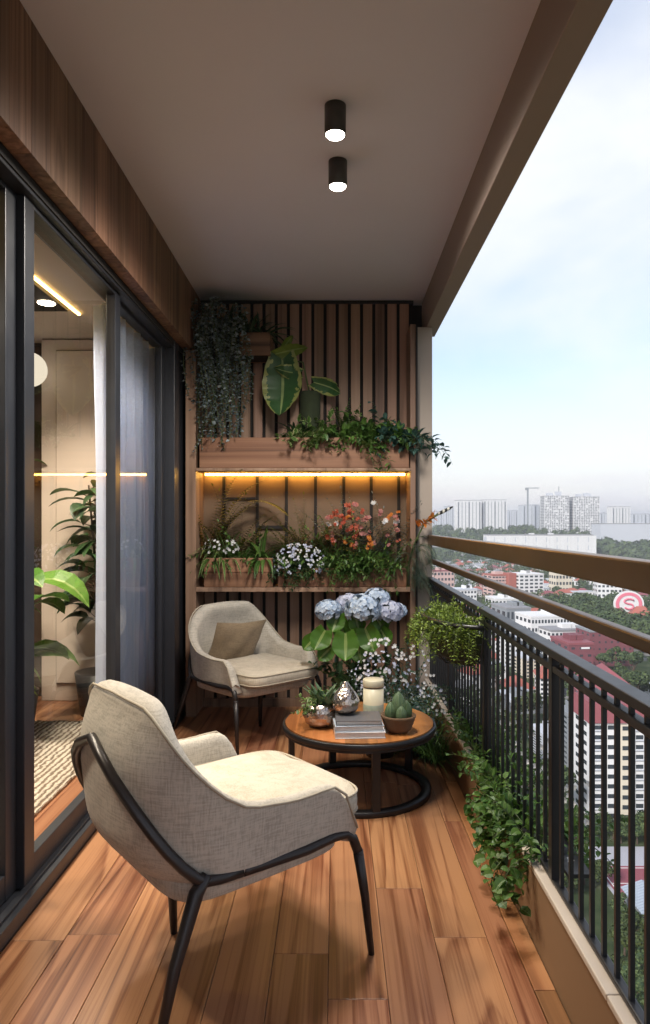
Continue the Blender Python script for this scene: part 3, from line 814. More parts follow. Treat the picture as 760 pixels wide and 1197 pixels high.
# --- plants in the niche
def tuft(name,label,c,n,L,W,mat,droop=1.0,zmin=.2,spread=.05,cat='plant'):
    t=plant(name,label,cat,c); mb=MB(); strap_tuft(mb,c,n,L,W,droop,zmin,spread); mb.build('foliage',mat,t); return t
t=tuft('spider_plant','pale striped spider plant at the end of the deep shelf planter by the post',(-.86,5.20,1.12),90,.31,.019,M['leaf_var'],1.1,.1,.06)
mb=MB()
for i in range(45):
    d=rdir(-.1,.8); c=V((-.84,5.17,1.20))+V((d.x*.13,d.y*.08-.03,d.z*.10)); petal_flower(mb,c,d+V((0,-.5,.2)),.014,5,0)
mb.build('blossoms',M['pet_white'],t)
t=plant('leafy_plant','small dark leafy plant between the two spider plants','plant',(-.72,5.24,1.12))
mb=MB(); st=MB()
for i in range(46): spray(mb,st,(-.74+rv(-.12,.14),5.24+rv(-.05,.04),1.12),rdir(.2,1)+V((0,-.1,0)),rv(.14,.36),.8,13,.055,.024,'lance')
mb.build('foliage',M['leaf_mid'],t); st.build('stems',M['stem'],t)
tuft('spider_plant','bright green spider plant with arching leaves near the middle of the shelf',(-.54,5.19,1.12),64,.31,.027,M['leaf_mid'],1.25,.2,.04)
t=plant('arching_fern','feathery fern arching under the amber light at the side of the niche','plant',(-.93,5.28,1.12))
mb=MB(); st=MB()
for a,l in ((.55,.80),(.30,.75),(.8,.78)): fern(mb,st,(-.93,5.28,1.12),V((a*.45,-.12,1)),l,1.15,26,.075,.018)
for a in (-.2,.1,.35): fern(mb,st,(-.93,5.28,1.12),V((a,-.2,1)),.55,.6,20,.06,.016)
for i in range(14): fern(mb,st,(-.9+rv(-.06,.25),5.28,1.12),V((rv(-.6,.6),-.2,1)),rv(.3,.62),.9,18,.065,.017)
fern(mb,st,(-.70,5.30,1.55),V((1,-.2,.35)),.40,.9,22,.075,.018)
mb.build('foliage',M['leaf_olive'],t); st.build('stems',M['bark'],t)
t=plant('golden_plant','golden feathery plant catching the amber light in mid niche','plant',(-.24,5.28,1.06))
mb=MB(); st=MB()
for i in range(48): fern(mb,st,(-.24+rv(-.07,.07),5.28,1.06),V((rv(-.7,.7),rv(-.35,.05),1)),rv(.30,.58),rv(.6,1.3),16,.055,.013)
mb.build('foliage',M['leaf_olive'],t); st.build('stems',M['stem'],t)
t=plant('blue_flower_plant','mound of tiny pale blue flowers spilling over the low shelf planter','flowers',(-.27,5.15,1.06))
mb=MB(); st=MB(); fl=[]
for i in range(60):
    d=rdir(-.25,1); d.y-=.35; spray(mb,st,(-.27+rv(-.10,.10),5.17,1.06),d,rv(.12,.25),.9,12,.050,.021,'lance')
mb.build('foliage',M['leaf_dark'],t); st.build('stems',M['stem'],t)
for i in range(70):
    d=rdir(-.4,1); d.y=-abs(d.y); c=V((-.27,5.15,1.10))+V((d.x*.19,d.y*.13,d.z*.155)); m=MB()
    for k in range(3): petal_flower(m,c+V((rv(-.012,.012),rv(-.01,0),rv(-.012,.012))),d+V((0,-.6,.3)),.0105,5,0)
    m.build('blossom',M['pet_lilac'] if i%3 else M['pet_white'],t)
t=plant('coral_flower_plant','tall coral and orange flowering plant beside the blue flower mound','flowers',(.12,5.2,1.06))
mb=MB(); st=MB()
for i in range(150):
    d=rdir(.0,1); d.y-=.25; spray(mb,st,(.12+rv(-.22,.26),5.20+rv(-.05,.05),1.06),d,rv(.16,.46),.7,13,.058,.022,'lance')
mb.build('foliage',M['leaf_mid'],t); st.build('stems',M['stem'],t)
for i in range(66):
    px=rv(383,472); pyv=rv(588,640); 
    if i%5==0: px=rv(395,425); pyv=rv(592,625)
    c=at(px,pyv,rv(5.06,5.24)); m=MB(); big=rv(.012,.024)
    for k in range(3): petal_flower(m,c+V((rv(-.012,.012),rv(-.01,.0),rv(-.012,.012))),V((rv(-.5,.5),-1,rv(-.1,.9))),big,6,0,'ovate',.5,.6)
    m.build('bloom',[M['pet_red'],M['pet_orange'],M['pet_pink'],M['pet_red'],M['pet_white'] if i%2 else M['pet_pink']][i%5],t)
t=plant('grey_fern','dark airy fern behind the coral flowers','plant',(.36,5.27,1.06))
mb=MB(); st=MB()
for i in range(38): fern(mb,st,(rv(.02,.48),5.28,1.06),V((rv(-.5,.4),rv(-.3,0),1)),rv(.35,.62),.7,18,.055,.012)
mb.build('foliage',M['leaf_blue'],t); st.build('stems',M['stem'],t)
tuft('shelf_grass','low green strappy leaves at the front of the coral flowers',(.14,5.13,1.06),40,.17,.02,M['leaf_mid'],1.4,.1,.10)
tuft('shelf_grass','low green tuft on the shelf planter beside the niche edge',(.40,5.14,1.07),36,.15,.016,M['leaf_mid'],1.4,.1,.07)
t=plant('wispy_plant','wispy grey-green hanging fronds at the foot of the corner column','plant',(.62,5.10,1.1))
mb=MB(); st=MB()
for i in range(26): fern(mb,st,(.60+rv(-.05,.05),5.08,rv(1.0,1.25)),V((rv(-.3,.6),rv(-.6,-.1),rv(-.1,.6))),rv(.15,.28),2.0,18,.05,.007)
mb.build('foliage',M['leaf_wisp'],t); st.build('stems',M['stem'],t)
t=plant('heliconia','orange flower spike with a black and white tip poking past the column','flower',(.55,5.10,1.06))
st=MB(); p0=V((.52,5.10,1.06)); p1=at(496,612,5.06); p2=at(512,601,5.04); p3=at(530,592,5.02)
st.tube([p0,p0.lerp(p1,.5)+V((-.01,0,.02)),p1,p2],[.006,.006,.006,.009],6); st.build('stems',M['stem'],t)
m=MB()
for k in range(34):
    c=p1.lerp(p2,rv(-.45,.75)); m.leaf(c,V((rv(-.6,1),rv(-.6,.1),rv(-.4,1))),rv(.035,.075),.026,'lance',.3,.3,3)
m.build('bract',M['pet_orange'],t)
m=MB(); m.tube([p2,p2.lerp(p3,.35),p2.lerp(p3,.7),p3],[.011,.013,.011,.003],8); 
tt=NT('banded tip'); w=tt.n('ShaderNodeTexWave'); w.inputs['Scale'].default_value=9; w.inputs['Distortion'].default_value=3; tt.l(tt.coord(),w.inputs['Vector'])
mt=tt.fin(tt.bsdf(tt.ramp(w.outputs[1],[(.55,(.015,.015,.015)),(.62,(.6,.58,.5))]),.5)); m.build('tip',mt,t,True)

# --- floor plants behind the table
t=plant('hydrangea','blue hydrangea with broad lime green leaves in a dark pot behind the table','flowers',(.16,4.55,0))
m=MB(); m.lathe([(0,.002),(.13,.002),(.15,.02),(.175,.33),(.185,.36),(.165,.36),(.16,.32),(0,.315)],(.16,4.55,0),32); m.build('pot',M['pot'],t,True)
mb=MB(); st=MB(); HC=V((.16,4.55,.33))
heads=[(384,714,4.48,.082),(424,712,4.38,.112),(455,716,4.50,.088),(408,707,4.60,.085),(440,701,4.58,.088),(465,714,4.58,.055)]
for px,py,y,r in heads:
    c=at(px,py,y); st.tube([HC+V((rv(-.05,.05),rv(-.05,.05),0)),HC.lerp(c,.5)+V((0,0,.06)),c],[.006,.005,.004],5)
    m=MB()
    for i in range(int(150*r/.09)):
        d=rdir(-.55,1); q=c+V((d.x*r,d.y*r,d.z*r*.82))*rv(.88,1.04); petal_flower(m,q,d,.022,4,0,'round',.18,.95)
    m.blob(c,(r*.82,r*.82,r*.66),1.0,14,9,1)
    m.build('flower_head',[M['pet_lilac' if px in (408,455) else 'pet_blue'],M['leaf_blue']],t)
for px,py,w,y,rot in ((374,748,.125,4.40,-.5),(432,748,.135,4.34,.35),(404,756,.15,4.30,0),(392,728,.11,4.45,-.3),(418,731,.10,4.42,.2),(450,745,.10,4.46,.5),(380,764,.10,4.42,-1.1),(400,738,.11,4.5,.1),(362,752,.10,4.5,-1.),(446,732,.10,4.5,.6),(420,764,.11,4.46,.2)):
    c=at(px,py,y); ax=V((math.sin(rot),-.28,-.85)).normalized(); sd=V((math.cos(rot),-.1,.0+math.sin(rot)*.9)); sd=(sd-ax*sd.dot(ax)).normalized()
    bigleaf(mb,c-ax*w*.55,ax,sd,w*1.15,w*1.12,8,4,.014)
    st.tube([HC+V((rv(-.04,.04),0,.05)),HC.lerp(c,.6)+V((0,.05,.10)),c-ax*w*.55],[.004,.0035,.003],5)
mb.build('broad_leaf',M['leaf_hyd'],t,True)
mb=MB()
for i in range(26): spray(mb,st,HC+V((rv(-.08,.08),rv(-.08,.08),0)),rdir(.3,1),rv(.25,.5),.5,10,.09,.05,'ovate')
mb.build('inner_foliage',M['leaf_dark'],t); st.build('stems',M['stem'],t)
t=plant('white_flower_bush','airy bush of small white flowers in a dark pot between the table and railing','flowers',(.42,4.42,0))
m=MB(); m.lathe([(0,.002),(.10,.002),(.13,.26),(.12,.26),(0,.24)],(.42,4.42,0),28); m.build('pot',M['pot'],t,True)
mb=MB(); st=MB()
for i in range(120):
    d=rdir(.05,1)+V((.06,-.15,0)); spray(mb,st,(.42+rv(-.08,.08),4.42+rv(-.08,.08),.22),d,rv(.28,.60),.75,16,.032,.015,'ovate',r=.002)
mb.build('foliage',M['leaf_teal'],t); st.build('stems',M['stem'],t)
for i in range(66):
    px=rv(418,520); py=rv(748,835) if px>480 else rv(748,800); c=at(px,py,rv(4.05,4.42)); m=MB()
    for k in range(2): petal_flower(m,c+V((rv(-.018,.018),0,rv(-.018,.018))),V((rv(-.4,.4),-1,rv(0,.8))),.0115,5,0)
    m.build('blossom',M['pet_white'] if i%4 else M['pet_lilac'],t)
t=plant('lavender_plant','pale lilac flowering plant beside the ivory canister','flowers',(.27,4.25,0))
m=MB(); m.lathe([(0,.002),(.085,.002),(.11,.24),(.10,.24),(0,.22)],(.27,4.25,0),28); m.build('pot',M['pot'],t,True)
mb=MB(); st=MB(); fl=MB()
for i in range(70):
    d=rdir(.25,1)+V((0,-.1,0)); spray(mb,st,(.27+rv(-.06,.06),4.25+rv(-.06,.06),.22),d,rv(.25,.44),.6,14,.034,.014,'lance',r=.002)
for i in range(60):
    d=rdir(-.1,1); q=V((.28,4.22,.42))+V((d.x*.20,d.y*.16,d.z*.22))*rv(.75,1.05); petal_flower(fl,q,d+V((0,-.4,0)),.010,5,0)
mb.build('foliage',M['leaf_blue'],t); st.build('stems',M['stem'],t); fl.build('blossoms',M['pet_lilac'],t)
t=plant('floor_grass','tuft of fine green grass growing against the kerb','plant',(.56,4.2,0))
mb=MB()
for k in range(5): strap_tuft(mb,(.55+rv(-.05,.05),4.05+k*.1,.02),60,.36,.009,.8,.45,.04)
mb.build('foliage',M['leaf_mid'],t)
m=MB(); m.lathe([(0,.002),(.07,.002),(.085,.10),(0,.09)],(.55,4.25,0),20); m.build('pot',M['pot'],t,True)

# --- table plants
sx,sy=-.075,3.60
t=plant('potted_succulent','succulent in a round hammered silver pot on the coffee table','potted plant',(sx,sy,TZ))
m=MB(); m.lathe([(0,.001),(.05,.002),(.078,.022),(.092,.060),(.090,.095),(.076,.122),(.070,.122),(.080,.095),(.0,.092)],(sx,sy,TZ),40); m.build('pot',M['silver'],t,True)
mb=MB()
for i in range(16):
    a=rv(0,6.28); z=rv(.45,1.6); mb.leaf((sx+.03+rv(-.02,.02),sy+rv(-.02,.02),TZ+.10),V((math.cos(a),math.sin(a),z)),rv(.10,.16),.038,'lance',-.1,.5,5)
mb.build('rosette',M['succ'],t)
mb=MB(); st=MB()
for i in range(16): spray(mb,st,(sx-.045+rv(-.02,.02),sy-.02+rv(-.02,.02),TZ+.10),rdir(.3,1)+V((-.35,0,0)),rv(.07,.15),.6,9,.03,.02,'round')
mb.build('small_leaves',M['leaf_var'],t); st.build('stems',M['stem'],t)
kx,ky=.315,3.50
t=plant('potted_cactus','spiky green cactus in a woven brown bowl on the coffee table','potted plant',(kx,ky,TZ))
m=MB(); pr=[(0,.001),(.045,.001),(.062,.015)]+[(.064+.024*i/8+(.0025 if i%2 else 0),.02+.065*i/8) for i in range(9)]+[(.082,.088),(.078,.075),(0,.072)]
m.lathe(pr,(kx,ky,TZ),40); m.build('bowl',M['basket'],t,True)
mb=MB(); sp=MB()
for (dx,dy,h,r) in ((0,0,.13,.034),(-.04,-.01,.08,.026),(.04,.0,.085,.026),(.01,-.045,.07,.024),(.0,.045,.09,.026)):
    rows=[]
    for i in range(11):
        q=i/10; rad=r*math.sin(math.pi*(.22+.78*q))**.6 if q<1 else .002
        rows.append([V((kx+dx+rad*(1+.12*math.cos(8*a))*math.cos(a),ky+dy+rad*(1+.12*math.cos(8*a))*math.sin(a),TZ+.07+h*q)) for a in [2*math.pi*j/32 for j in range(32)]])
    mb.grid(rows,closed=True)
    for i in range(150):
        a=rv(0,6.28); q=rv(.05,1); rad=r*math.sin(math.pi*(.22+.78*q))**.6; c=V((kx+dx+rad*math.cos(a),ky+dy+rad*math.sin(a),TZ+.07+h*q))
        sp.leaf(c,V((math.cos(a),math.sin(a),.9)),.036,.0075,'lance',0,.3,1)
mb.build('cactus_body',M['succ'],t,True); sp.build('spines',M['leaf_var'],t)
t=plant('fallen_sprig','small leafy sprig lying on the table beside the books','sprig',(.21,3.56,TZ))
mb=MB(); st=MB()
for i in range(4): spray(mb,st,(.19,3.60,TZ+.008),V((rv(.1,.9),rv(-1,-.2),rv(.15,.5))),.13,1.0,12,.045,.013,'lance')
mb.build('foliage',M['succ'],t); st.build('stems',M['stem'],t)

# --- basket on the railing
t=plant('railing_basket','half-round black wire basket hooked on the railing with a bushy lime plant','hanging basket',(.62,3.58,.68))
bx0,by0=XR-.03,3.58; br=.42; bw=.22
def ring(z,f,r=.006):
    pts=[(bx0-bw*f*math.sin(a),by0-br*f*math.cos(a),z) for a in [math.pi*i/24 for i in range(25)]]
    m=MB(); m.tube(pts,r,6); return m
ring(.93,1,.012).build('rim',M['black'],t,True)
ring(.85,.95,.003).build('hoop',M['black'],t,True); ring(.76,.8,.003).build('hoop',M['black'],t,True)
m=MB()
for i in range(9):
    a=math.pi*i/8; m.tube([(bx0-bw*f*math.sin(a),by0-br*f*math.cos(a),z) for z,f in ((.93,1),(.86,.97),(.77,.84),(.71,.6),(.69,.2))],.003,5)
m.build('wire',M['black'],t,True)
rows=[]
for z,f in ((.90,.93),(.85,.90),(.77,.78),(.715,.5),(.70,.05)):
    rows.append([V((bx0-bw*f*math.sin(a),by0-br*f*math.cos(a),z)) for a in [math.pi*i/20 for i in range(21)]])
m=MB(); m.grid(rows); m.build('liner',M['moss'],t,True)
mb=MB(); st=MB()
for i in range(420):
    y=by0+rv(-.36,.36); q=math.sqrt(max(0,1-((y-by0)/br)**2)); x=bx0-rv(.01,bw*q*.95)
    d=rdir(.0,1)+V((-.25,-.15,.15)); spray(mb,st,(x,y,.87+rv(-.02,.06)),d,rv(.07,.17),1.5,10,.026,.013,'ovate',r=.0015,seg=2)
for i in range(120):
    a=rv(.15,2.9); spray(mb,st,(bx0-bw*math.sin(a)*.95,by0-br*math.cos(a)*.95,.91),V((-math.sin(a),-math.cos(a)*.8,rv(-.1,.4))),rv(.10,.22),3.2,12,.026,.013,'ovate',r=.0015,seg=2)
mb.build('foliage',M['leaf_lime'],t); st.build('stems',M['stem'],t)

# --- ivy over the kerb
t=plant('ivy_plant','glossy ivy trailing over the pale kerb coping onto the floor','plant',(.68,2.75,.26))
mb=MB(); st=MB()
for i in range(34):
    y=rv(2.32,3.0); strand(mb,(.655+rv(-.015,.03),y,.27+rv(0,.02)),rv(.10,.26)*(1.2-abs(y-2.6)),9,.042,.036,'heart',0,.06,st,out=(-.35,0,0))
for i in range(46):
    y=rv(2.45,3.4); spray(mb,st,(.66+rv(-.02,.02),y,.26),rdir(.0,.6)+V((-.1 if i%3==0 else .5,0,-.1)),rv(.05,.12),1.2,6,.042,.034,'heart')
for i in range(90):
    y=rv(2.42,3.75); spray(mb,st,(.70+rv(-.02,.03),y,.27),rdir(.25,1)+V((.1,0,.3)),rv(.10,.27),.6,9,.040,.030,'heart',fd=.3)
mb.build('foliage',M['leaf_mid'],t); st.build('stems',M['stem'],t)
t=plant('kerb_plant','leafy pale-dotted plant growing outside the balusters above the kerb','plant',(.80,2.9,.26))
mb=MB(); st=MB(); fl=MB()
for i in range(120):
    y=rv(2.3,4.2); spray(mb,st,(.79+rv(-.02,.05),y,.27),rdir(.1,1)+V((.15,0,0)),rv(.10,.26),1.0,11,.038,.024,'ovate')
for i in range(60): petal_flower(fl,V((.78+rv(-.03,.14),rv(2.3,4.0),rv(.28,.50))),V((-.6,-1,.3)),.014,5,0)
mb.build('foliage',M['leaf_mid'],t); st.build('stems',M['stem'],t); fl.build('blossoms',M['pet_white'],t)
m=MB(); m.box(.735+.012,2.25,.262,.735+.09,4.25,.275); m.build('trough',M['black'],t)

# --- indoor plants
def bigplant(label,x,y,n,h,L,W,mat,droop=.5,seed=1,name='rubber_plant',shape='ovate',pot=True,stems=3,zmin=.15):
    t=plant(name,label,'plant',(x,y,.06)); mb=MB(); st=MB(); rr=random.Random(seed)
    if pot:
        m=MB(); m.lathe([(0,.002),(.13,.002),(.17,.30),(.155,.30),(0,.27)],(x,y,.06),28); m.build('pot',M['pot'],t,True)
    for s_ in range(stems):
        tip=V((x+rr.uniform(-.16,.16),y+rr.uniform(-.12,.12),.06+h*rr.uniform(.85,1.0))); b=V((x+rr.uniform(-.05,.05),y,.30))
        st.tube([b,b.lerp(tip,.5)+V((rr.uniform(-.05,.05),0,0)),tip],[.013,.010,.006],6)
        for i in range(n):
            q=.28+.72*i/n; c=b.lerp(tip,q); a=i*2.4+rr.uniform(0,.8)
            d=V((math.cos(a),math.sin(a),rr.uniform(zmin,.8))); l=L*rr.uniform(.75,1.15); pe=c+d.normalized()*.07
            st.tube([c,pe],[.004,.003],5); mb.leaf(pe,d,l,W*rr.uniform(.85,1.15),shape,droop*rr.uniform(.8,1.8),.22,6,0,twist=rr.uniform(-.5,.5))
    mb.build('foliage',mat,t); st.build('stems',M['bark'],t); return t
bigplant('tall glossy rubber plant indoors before the cream wardrobe',-1.66,4.95,24,1.78,.27,.115,M['leaf_dark'],.7,3,stems=4)
bigplant('broad yellow-green leaved plant indoors close behind the door glass',-2.02,4.35,7,1.15,.40,.20,M['leaf_hyd'],.7,5,'broad_leaf_plant',zmin=.3,stems=2)
bigplant('bright lime fern-like plant low behind the glass door',-1.95,3.9,16,.62,.26,.09,M['leaf_lime'],1.0,8,'potted_plant','lance',True,4)
bigplant('slender green plant in the dark corner under the globe lamp',-2.42,5.12,9,2.1,.17,.09,M['leaf_mid'],.6,13,'slender_plant',stems=2)
# ================================================================== THE TOWN BELOW
RC=random.Random(77)
def gz(y): return -80+58*smooth(1400,2000,y)
t=NT('town ground'); c=t.coord(); n1=t.noise(t.mapping(c,(.012,.012,.012)),1,5,.6); n2=t.noise(t.mapping(c,(.08,.08,.08)),1,4,.6)
col=t.ramp(n2,[(.35,(.020,.036,.014)),(.5,(.045,.062,.026)),(.7,(.085,.09,.05))])
urb=t.ramp(n2,[(.35,(.13,.13,.13)),(.6,(.26,.25,.24))])
col=t.mix(t.ramp(n1,[(.54,(0,0,0)),(.58,(1,1,1))]),col,urb)
M['ground']=t.fin(t.bsdf(col,.95,0,.1))
mb=MB(); xs=[-3000,-800,-200,0,100,200,300,450,700,1100,2000,5000,9000]; ysg=[-900,0,100,200,400,700,1000,1300]+[1400+50*i for i in range(13)]+[2300,3500,6000,13500]
mb.grid([[V((x,y,gz(y))) for x in xs] for y in ysg]); tag(mb.build('ground',M['ground'],None,True),kind='structure')
M['cwhite']=plain('white render',(.60,.60,.60,1),.8,0,.07,.15)
M['ccream']=plain('cream render',(.56,.50,.40,1),.8,0,.07,.15)
M['cgrey']=plain('grey render',(.20,.215,.23,1),.8,0,.1,.15)
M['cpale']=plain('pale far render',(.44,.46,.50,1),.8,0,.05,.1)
M['cpink']=plain('pinkish render',(.48,.33,.30,1),.8,0,.08,.15)
M['cmaroon']=plain('maroon wall',(.155,.045,.055,1),.75,0,.08,.2)
M['croof']=plain('maroon roof',(.215,.060,.070,1),.7,0,.12,.4)
M['cred']=plain('red tile roof',(.30,.09,.065,1),.75,0,.2,.8)
M['cgreyroof']=plain('grey roof',(.22,.22,.23,1),.8,0,.15,.4)
M['cwin']=plain('window glass',(.035,.042,.05,1),.2,0,.3,.3)
M['cband']=plain('dark balcony glass',(.06,.07,.09,1),.5,0,.2,.3)  # dark blue-grey of the bands and tower windows
M['asphalt']=plain('asphalt',(.06,.06,.063,1),.9,0,.15,.3)
M['paint']=plain('road paint',(.7,.7,.68,1),.7)
M['court_red']=plain('court maroon',(.22,.06,.075,1),.85,0,.08,.3)
M['court_grey']=plain('court apron',(.33,.33,.36,1),.85,0,.08,.3)
M['court_green']=plain('court green',(.025,.20,.09,1),.8,0,.1,.3)
M['metalroof']=plain('blue white metal roof',(.26,.30,.35,1),.5,0,.1,.5)
M['pinkring']=plain('pink sign paint',(.62,.16,.22,1),.6)

BOX={}
def unit(mat):
    if mat.name not in BOX:
        m=MB(); m.box(-.5,-.5,-.5,.5,.5,.5); o=m.build('window',mat); BOX[mat.name]=o.data; bpy.data.objects.remove(o)
    return BOX[mat.name]
def part(root,name,mat,c,size,rz=0):
    o=bpy.data.objects.new(name,unit(mat)); COL.objects.link(o); o.parent=root; o.location=c; o.scale=size; o.rotation_euler=(0,0,rz); return o
FOOT=[]
def block(name,label,px0,px1,pyt,Y,depth,storeys,bays,sbays,wall,rot=0,roof='flat',roofmat='cgreyroof',group=None,wtype='win',band=None,parapet=1.2,base=None,wfrac=(.55,.5)):
    w=(px1-px0)/F*Y; xc=((px0+px1)/2-CX)/F*Y; zt=EYE-(pyt-CY)/F*Y; zb=gz(Y) if base is None else base; h=zt-zb
    root=thing(name,label,'building',(xc,Y+depth/2,zb),group); root.rotation_euler=(0,0,R(rot)); ROOT[root.name]=(0,0,0)
    FOOT.append((xc,Y+depth/2,max(w,depth)*.62+4))
    m=MB(); m.box(-w/2,-depth/2,0,w/2,depth/2,h); m.build('wall',M[wall],root)
    if roof=='flat':
        m=MB(); m.box(-w/2-.25,-depth/2-.25,h+.02,w/2+.25,depth/2+.25,h+parapet); rf=m.build('roof',M[roofmat],root)
        m=MB()
        for k in range(2): a=RC.uniform(-w*.3,w*.2); m.box(a,-depth*.2,h+parapet+.02,a+min(6,w*.25),depth*.2,h+parapet+2.6)
        m.build('plant_room',M[wall],rf)
    elif roof=='hip':
        m=MB(); e=1.0; r=min(w,depth)*.5; rh=parapet
        vs=[V(p) for p in ((-w/2-e,-depth/2-e,h+.02),(w/2+e,-depth/2-e,h+.02),(w/2+e,depth/2+e,h+.02),(-w/2-e,depth/2+e,h+.02))]
        if w>=depth: vs+=[V((-w/2+r*.8,0,h+rh)),V((w/2-r*.8,0,h+rh))]; fs=[(0,1,5,4),(1,2,5),(2,3,4,5),(3,0,4),(3,2,1,0)]
        else: vs+=[V((0,-depth/2+r*.8,h+rh)),V((0,depth/2-r*.8,h+rh))]; fs=[(0,1,4),(1,2,5,4),(2,3,5),(3,0,4,5),(3,2,1,0)]
        m.add(vs,fs); m.build('roof',M[roofmat],root)
    sh=h/storeys
    if wtype=='win':
        for s_ in range(storeys):
            z=sh*(s_+.55)
            for b_ in range(bays):
                x=-w/2+w*(b_+.5)/bays; part(root,'window',M['cwin'],(x,-depth/2-.0,z),(w/bays*wfrac[0],.12,sh*wfrac[1]))
            for b_ in range(sbays):
                y=-depth/2+depth*(b_+.5)/sbays; part(root,'window',M['cwin'],(-w/2,y,z),(.12,depth/sbays*wfrac[0],sh*wfrac[1]))
    elif wtype=='band':
        for s_ in range(storeys):
            z=sh*(s_+.5); part(root,'window_band',M[band or 'cband'],(0,-depth/2,z),(w*.96,.3,sh*.58)); part(root,'window_band',M[band or 'cband'],(-w/2,0,z),(.3,depth*.8,sh*.55))
        for b_ in range(bays+1):
            x=-w/2+w*b_/bays; part(root,'wall_fin',M[wall],(x,-depth/2-.25,h/2),(w*(.05 if b_%3==0 else .022),.9,h*.99))
    elif wtype=='grid':
        rest=MB(); k=0
        for s_ in range(storeys-1,-1,-1):
            for b_ in range(bays):
                if RC.random()<.12: continue
                x=-w/2+w*(b_+.5+RC.uniform(-.12,.12))/bays; z=sh*(s_+.5); a=w/bays*RC.uniform(.5,.8); q=sh*RC.uniform(.5,.72)
                if k<100: part(root,'window',M['cband' if k%3 else 'cgrey'],(x,-depth/2,z),(a,.5,q)); k+=1
                else: rest.box(x-a/2,-depth/2-.25,z-q/2,x+a/2,-depth/2+.1,z+q/2)
            part(root,'window_band',M['cband'],(-w/2,0,sh*(s_+.5)),(.4,depth*.8,sh*.5))
        if rest.v: tag(rest.build('lower_windows',M['cband'],root),kind='stuff')
    elif wtype=='slot':
        for b_ in range(bays):
            x=-w/2+w*(b_+.5)/bays; part(root,'window_slot',M['cgrey' if b_%3 else 'cband'],(x,-depth/2,h*.49),(w/bays*(.22 if b_%3 else .34),.4,h*.93))
        for s_ in range(storeys):
            part(root,'floor_line',M['cpale'],(0,-depth/2-.15,sh*(s_+1)-.6),(w*.99,.35,.5))
    return root,w,h,depth
# far skyline
block('apartment_slab','wide white apartment slab with dark vertical slots standing at the far end of the handrail',534,563,585,1950,40,22,7,3,'cwhite',0,wtype='slot')
block('apartment_slab','white apartment slab with dark slots adjoining the wide slab on the skyline',565,592.5,584.5,1960,40,22,7,3,'cwhite',0,wtype='slot')
r_,w_,h_,d_=block('apartment_tower','patterned grey and white tower with a mast on its roof, twin nearer the slabs',637,665.5,580,1900,45,24,11,4,'cwhite',0,wtype='grid')
for x,z,s_ in ((-14,4,(16,12,8)),(10,6,(14,12,12))): part(r_,'roof_block',M['cpale'],(x,0,h_+z+1.2),s_)
part(r_,'mast',M['cgrey'],(12,0,h_+18),(1.6,1.6,20))
r_,w_,h_,d_=block('apartment_tower','patterned grey and white tower with two stubby roof blocks, twin farther along the skyline',671,701,581,1900,45,23,11,4,'cwhite',0,wtype='grid')
for x,z,s_ in ((-14,4,(14,12,8)),(8,5,(18,12,10))): part(r_,'roof_block',M['cpale'],(x,0,h_+z+1.2),s_)
block('apartment_slab','smaller white striped block at the open end of the skyline',715.5,737,592.5,2100,40,18,6,3,'cwhite',0,wtype='slot')
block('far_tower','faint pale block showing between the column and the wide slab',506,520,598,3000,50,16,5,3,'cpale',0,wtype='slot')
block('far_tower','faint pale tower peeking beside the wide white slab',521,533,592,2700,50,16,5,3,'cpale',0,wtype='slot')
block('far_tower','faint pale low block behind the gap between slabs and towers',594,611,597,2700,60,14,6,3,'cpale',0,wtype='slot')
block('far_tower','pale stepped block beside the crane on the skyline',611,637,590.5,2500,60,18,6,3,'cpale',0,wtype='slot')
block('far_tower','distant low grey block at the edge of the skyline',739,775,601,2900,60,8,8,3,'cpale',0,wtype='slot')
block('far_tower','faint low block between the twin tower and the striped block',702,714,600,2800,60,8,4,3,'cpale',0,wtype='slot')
# crane and mast
c0=at(617,590,2450); t=thing('tower_crane','thin construction crane rising behind the skyline blocks','crane',(c0.x,2450,gz(2450)))
zt=EYE-(571-CY)/F*2450; m=MB(); m.box(c0.x-2.6,2447.5,gz(2450),c0.x+2.6,2452.5,zt); m.build('mast',M['cgrey'],t)
m=MB(); m.box(c0.x-9,2448.5,zt+.05,c0.x+40,2451.5,zt+3); m.build('jib',M['cgrey'],t)
m=MB(); m.box(c0.x-9,2448,zt-6,c0.x-3,2452,zt); m.build('counterweight',M['cgrey'],t)
# long low white building at the foot of the skyline
block('long_building','very long low white building below the skyline, partly behind trees',572,694,626,1500,60,3,30,3,'cwhite',0,wtype='band',band='cpale',parapet=2)
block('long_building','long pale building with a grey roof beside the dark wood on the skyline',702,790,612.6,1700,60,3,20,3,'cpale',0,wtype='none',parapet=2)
# middle distance
r_,w_,h_,d_=block('apartment_block','white mid-rise apartment block with rows of balconies among dark trees',603,634,672,745,26,7,5,3,'cwhite',12,roofmat='cwhite',wfrac=(.62,.5))
part(r_,'red_stair_tower',M['cred'],(-w_*.5-4.5,0,h_*.52),(8.5,14,h_*1.08))
block('apartment_block','pinkish apartment wing with white bands joined to the white mid-rise',572,596,673,752,24,7,6,2,'cpink',12,roofmat='cred',wfrac=(.7,.4))
block('flat_roofed_building','low flat-roofed white building behind the black rail',576,612,701,640,26,2,8,3,'cwhite',8,roofmat='cwhite')
block('terraced_building','white terraced building with long window rows below the middle handrail',616,664,722,450,24,4,12,4,'cwhite',10,roofmat='cwhite',wfrac=(.6,.42))
block('terraced_building','lower white wing of the terraced building with arched openings',640,690,738,425,16,4,10,3,'cwhite',10,roofmat='cgreyroof',wfrac=(.6,.45))
block('grey_roof_building','dark grey roofed hall behind the railing corner',588,618,712,500,30,2,6,3,'cgrey',8)
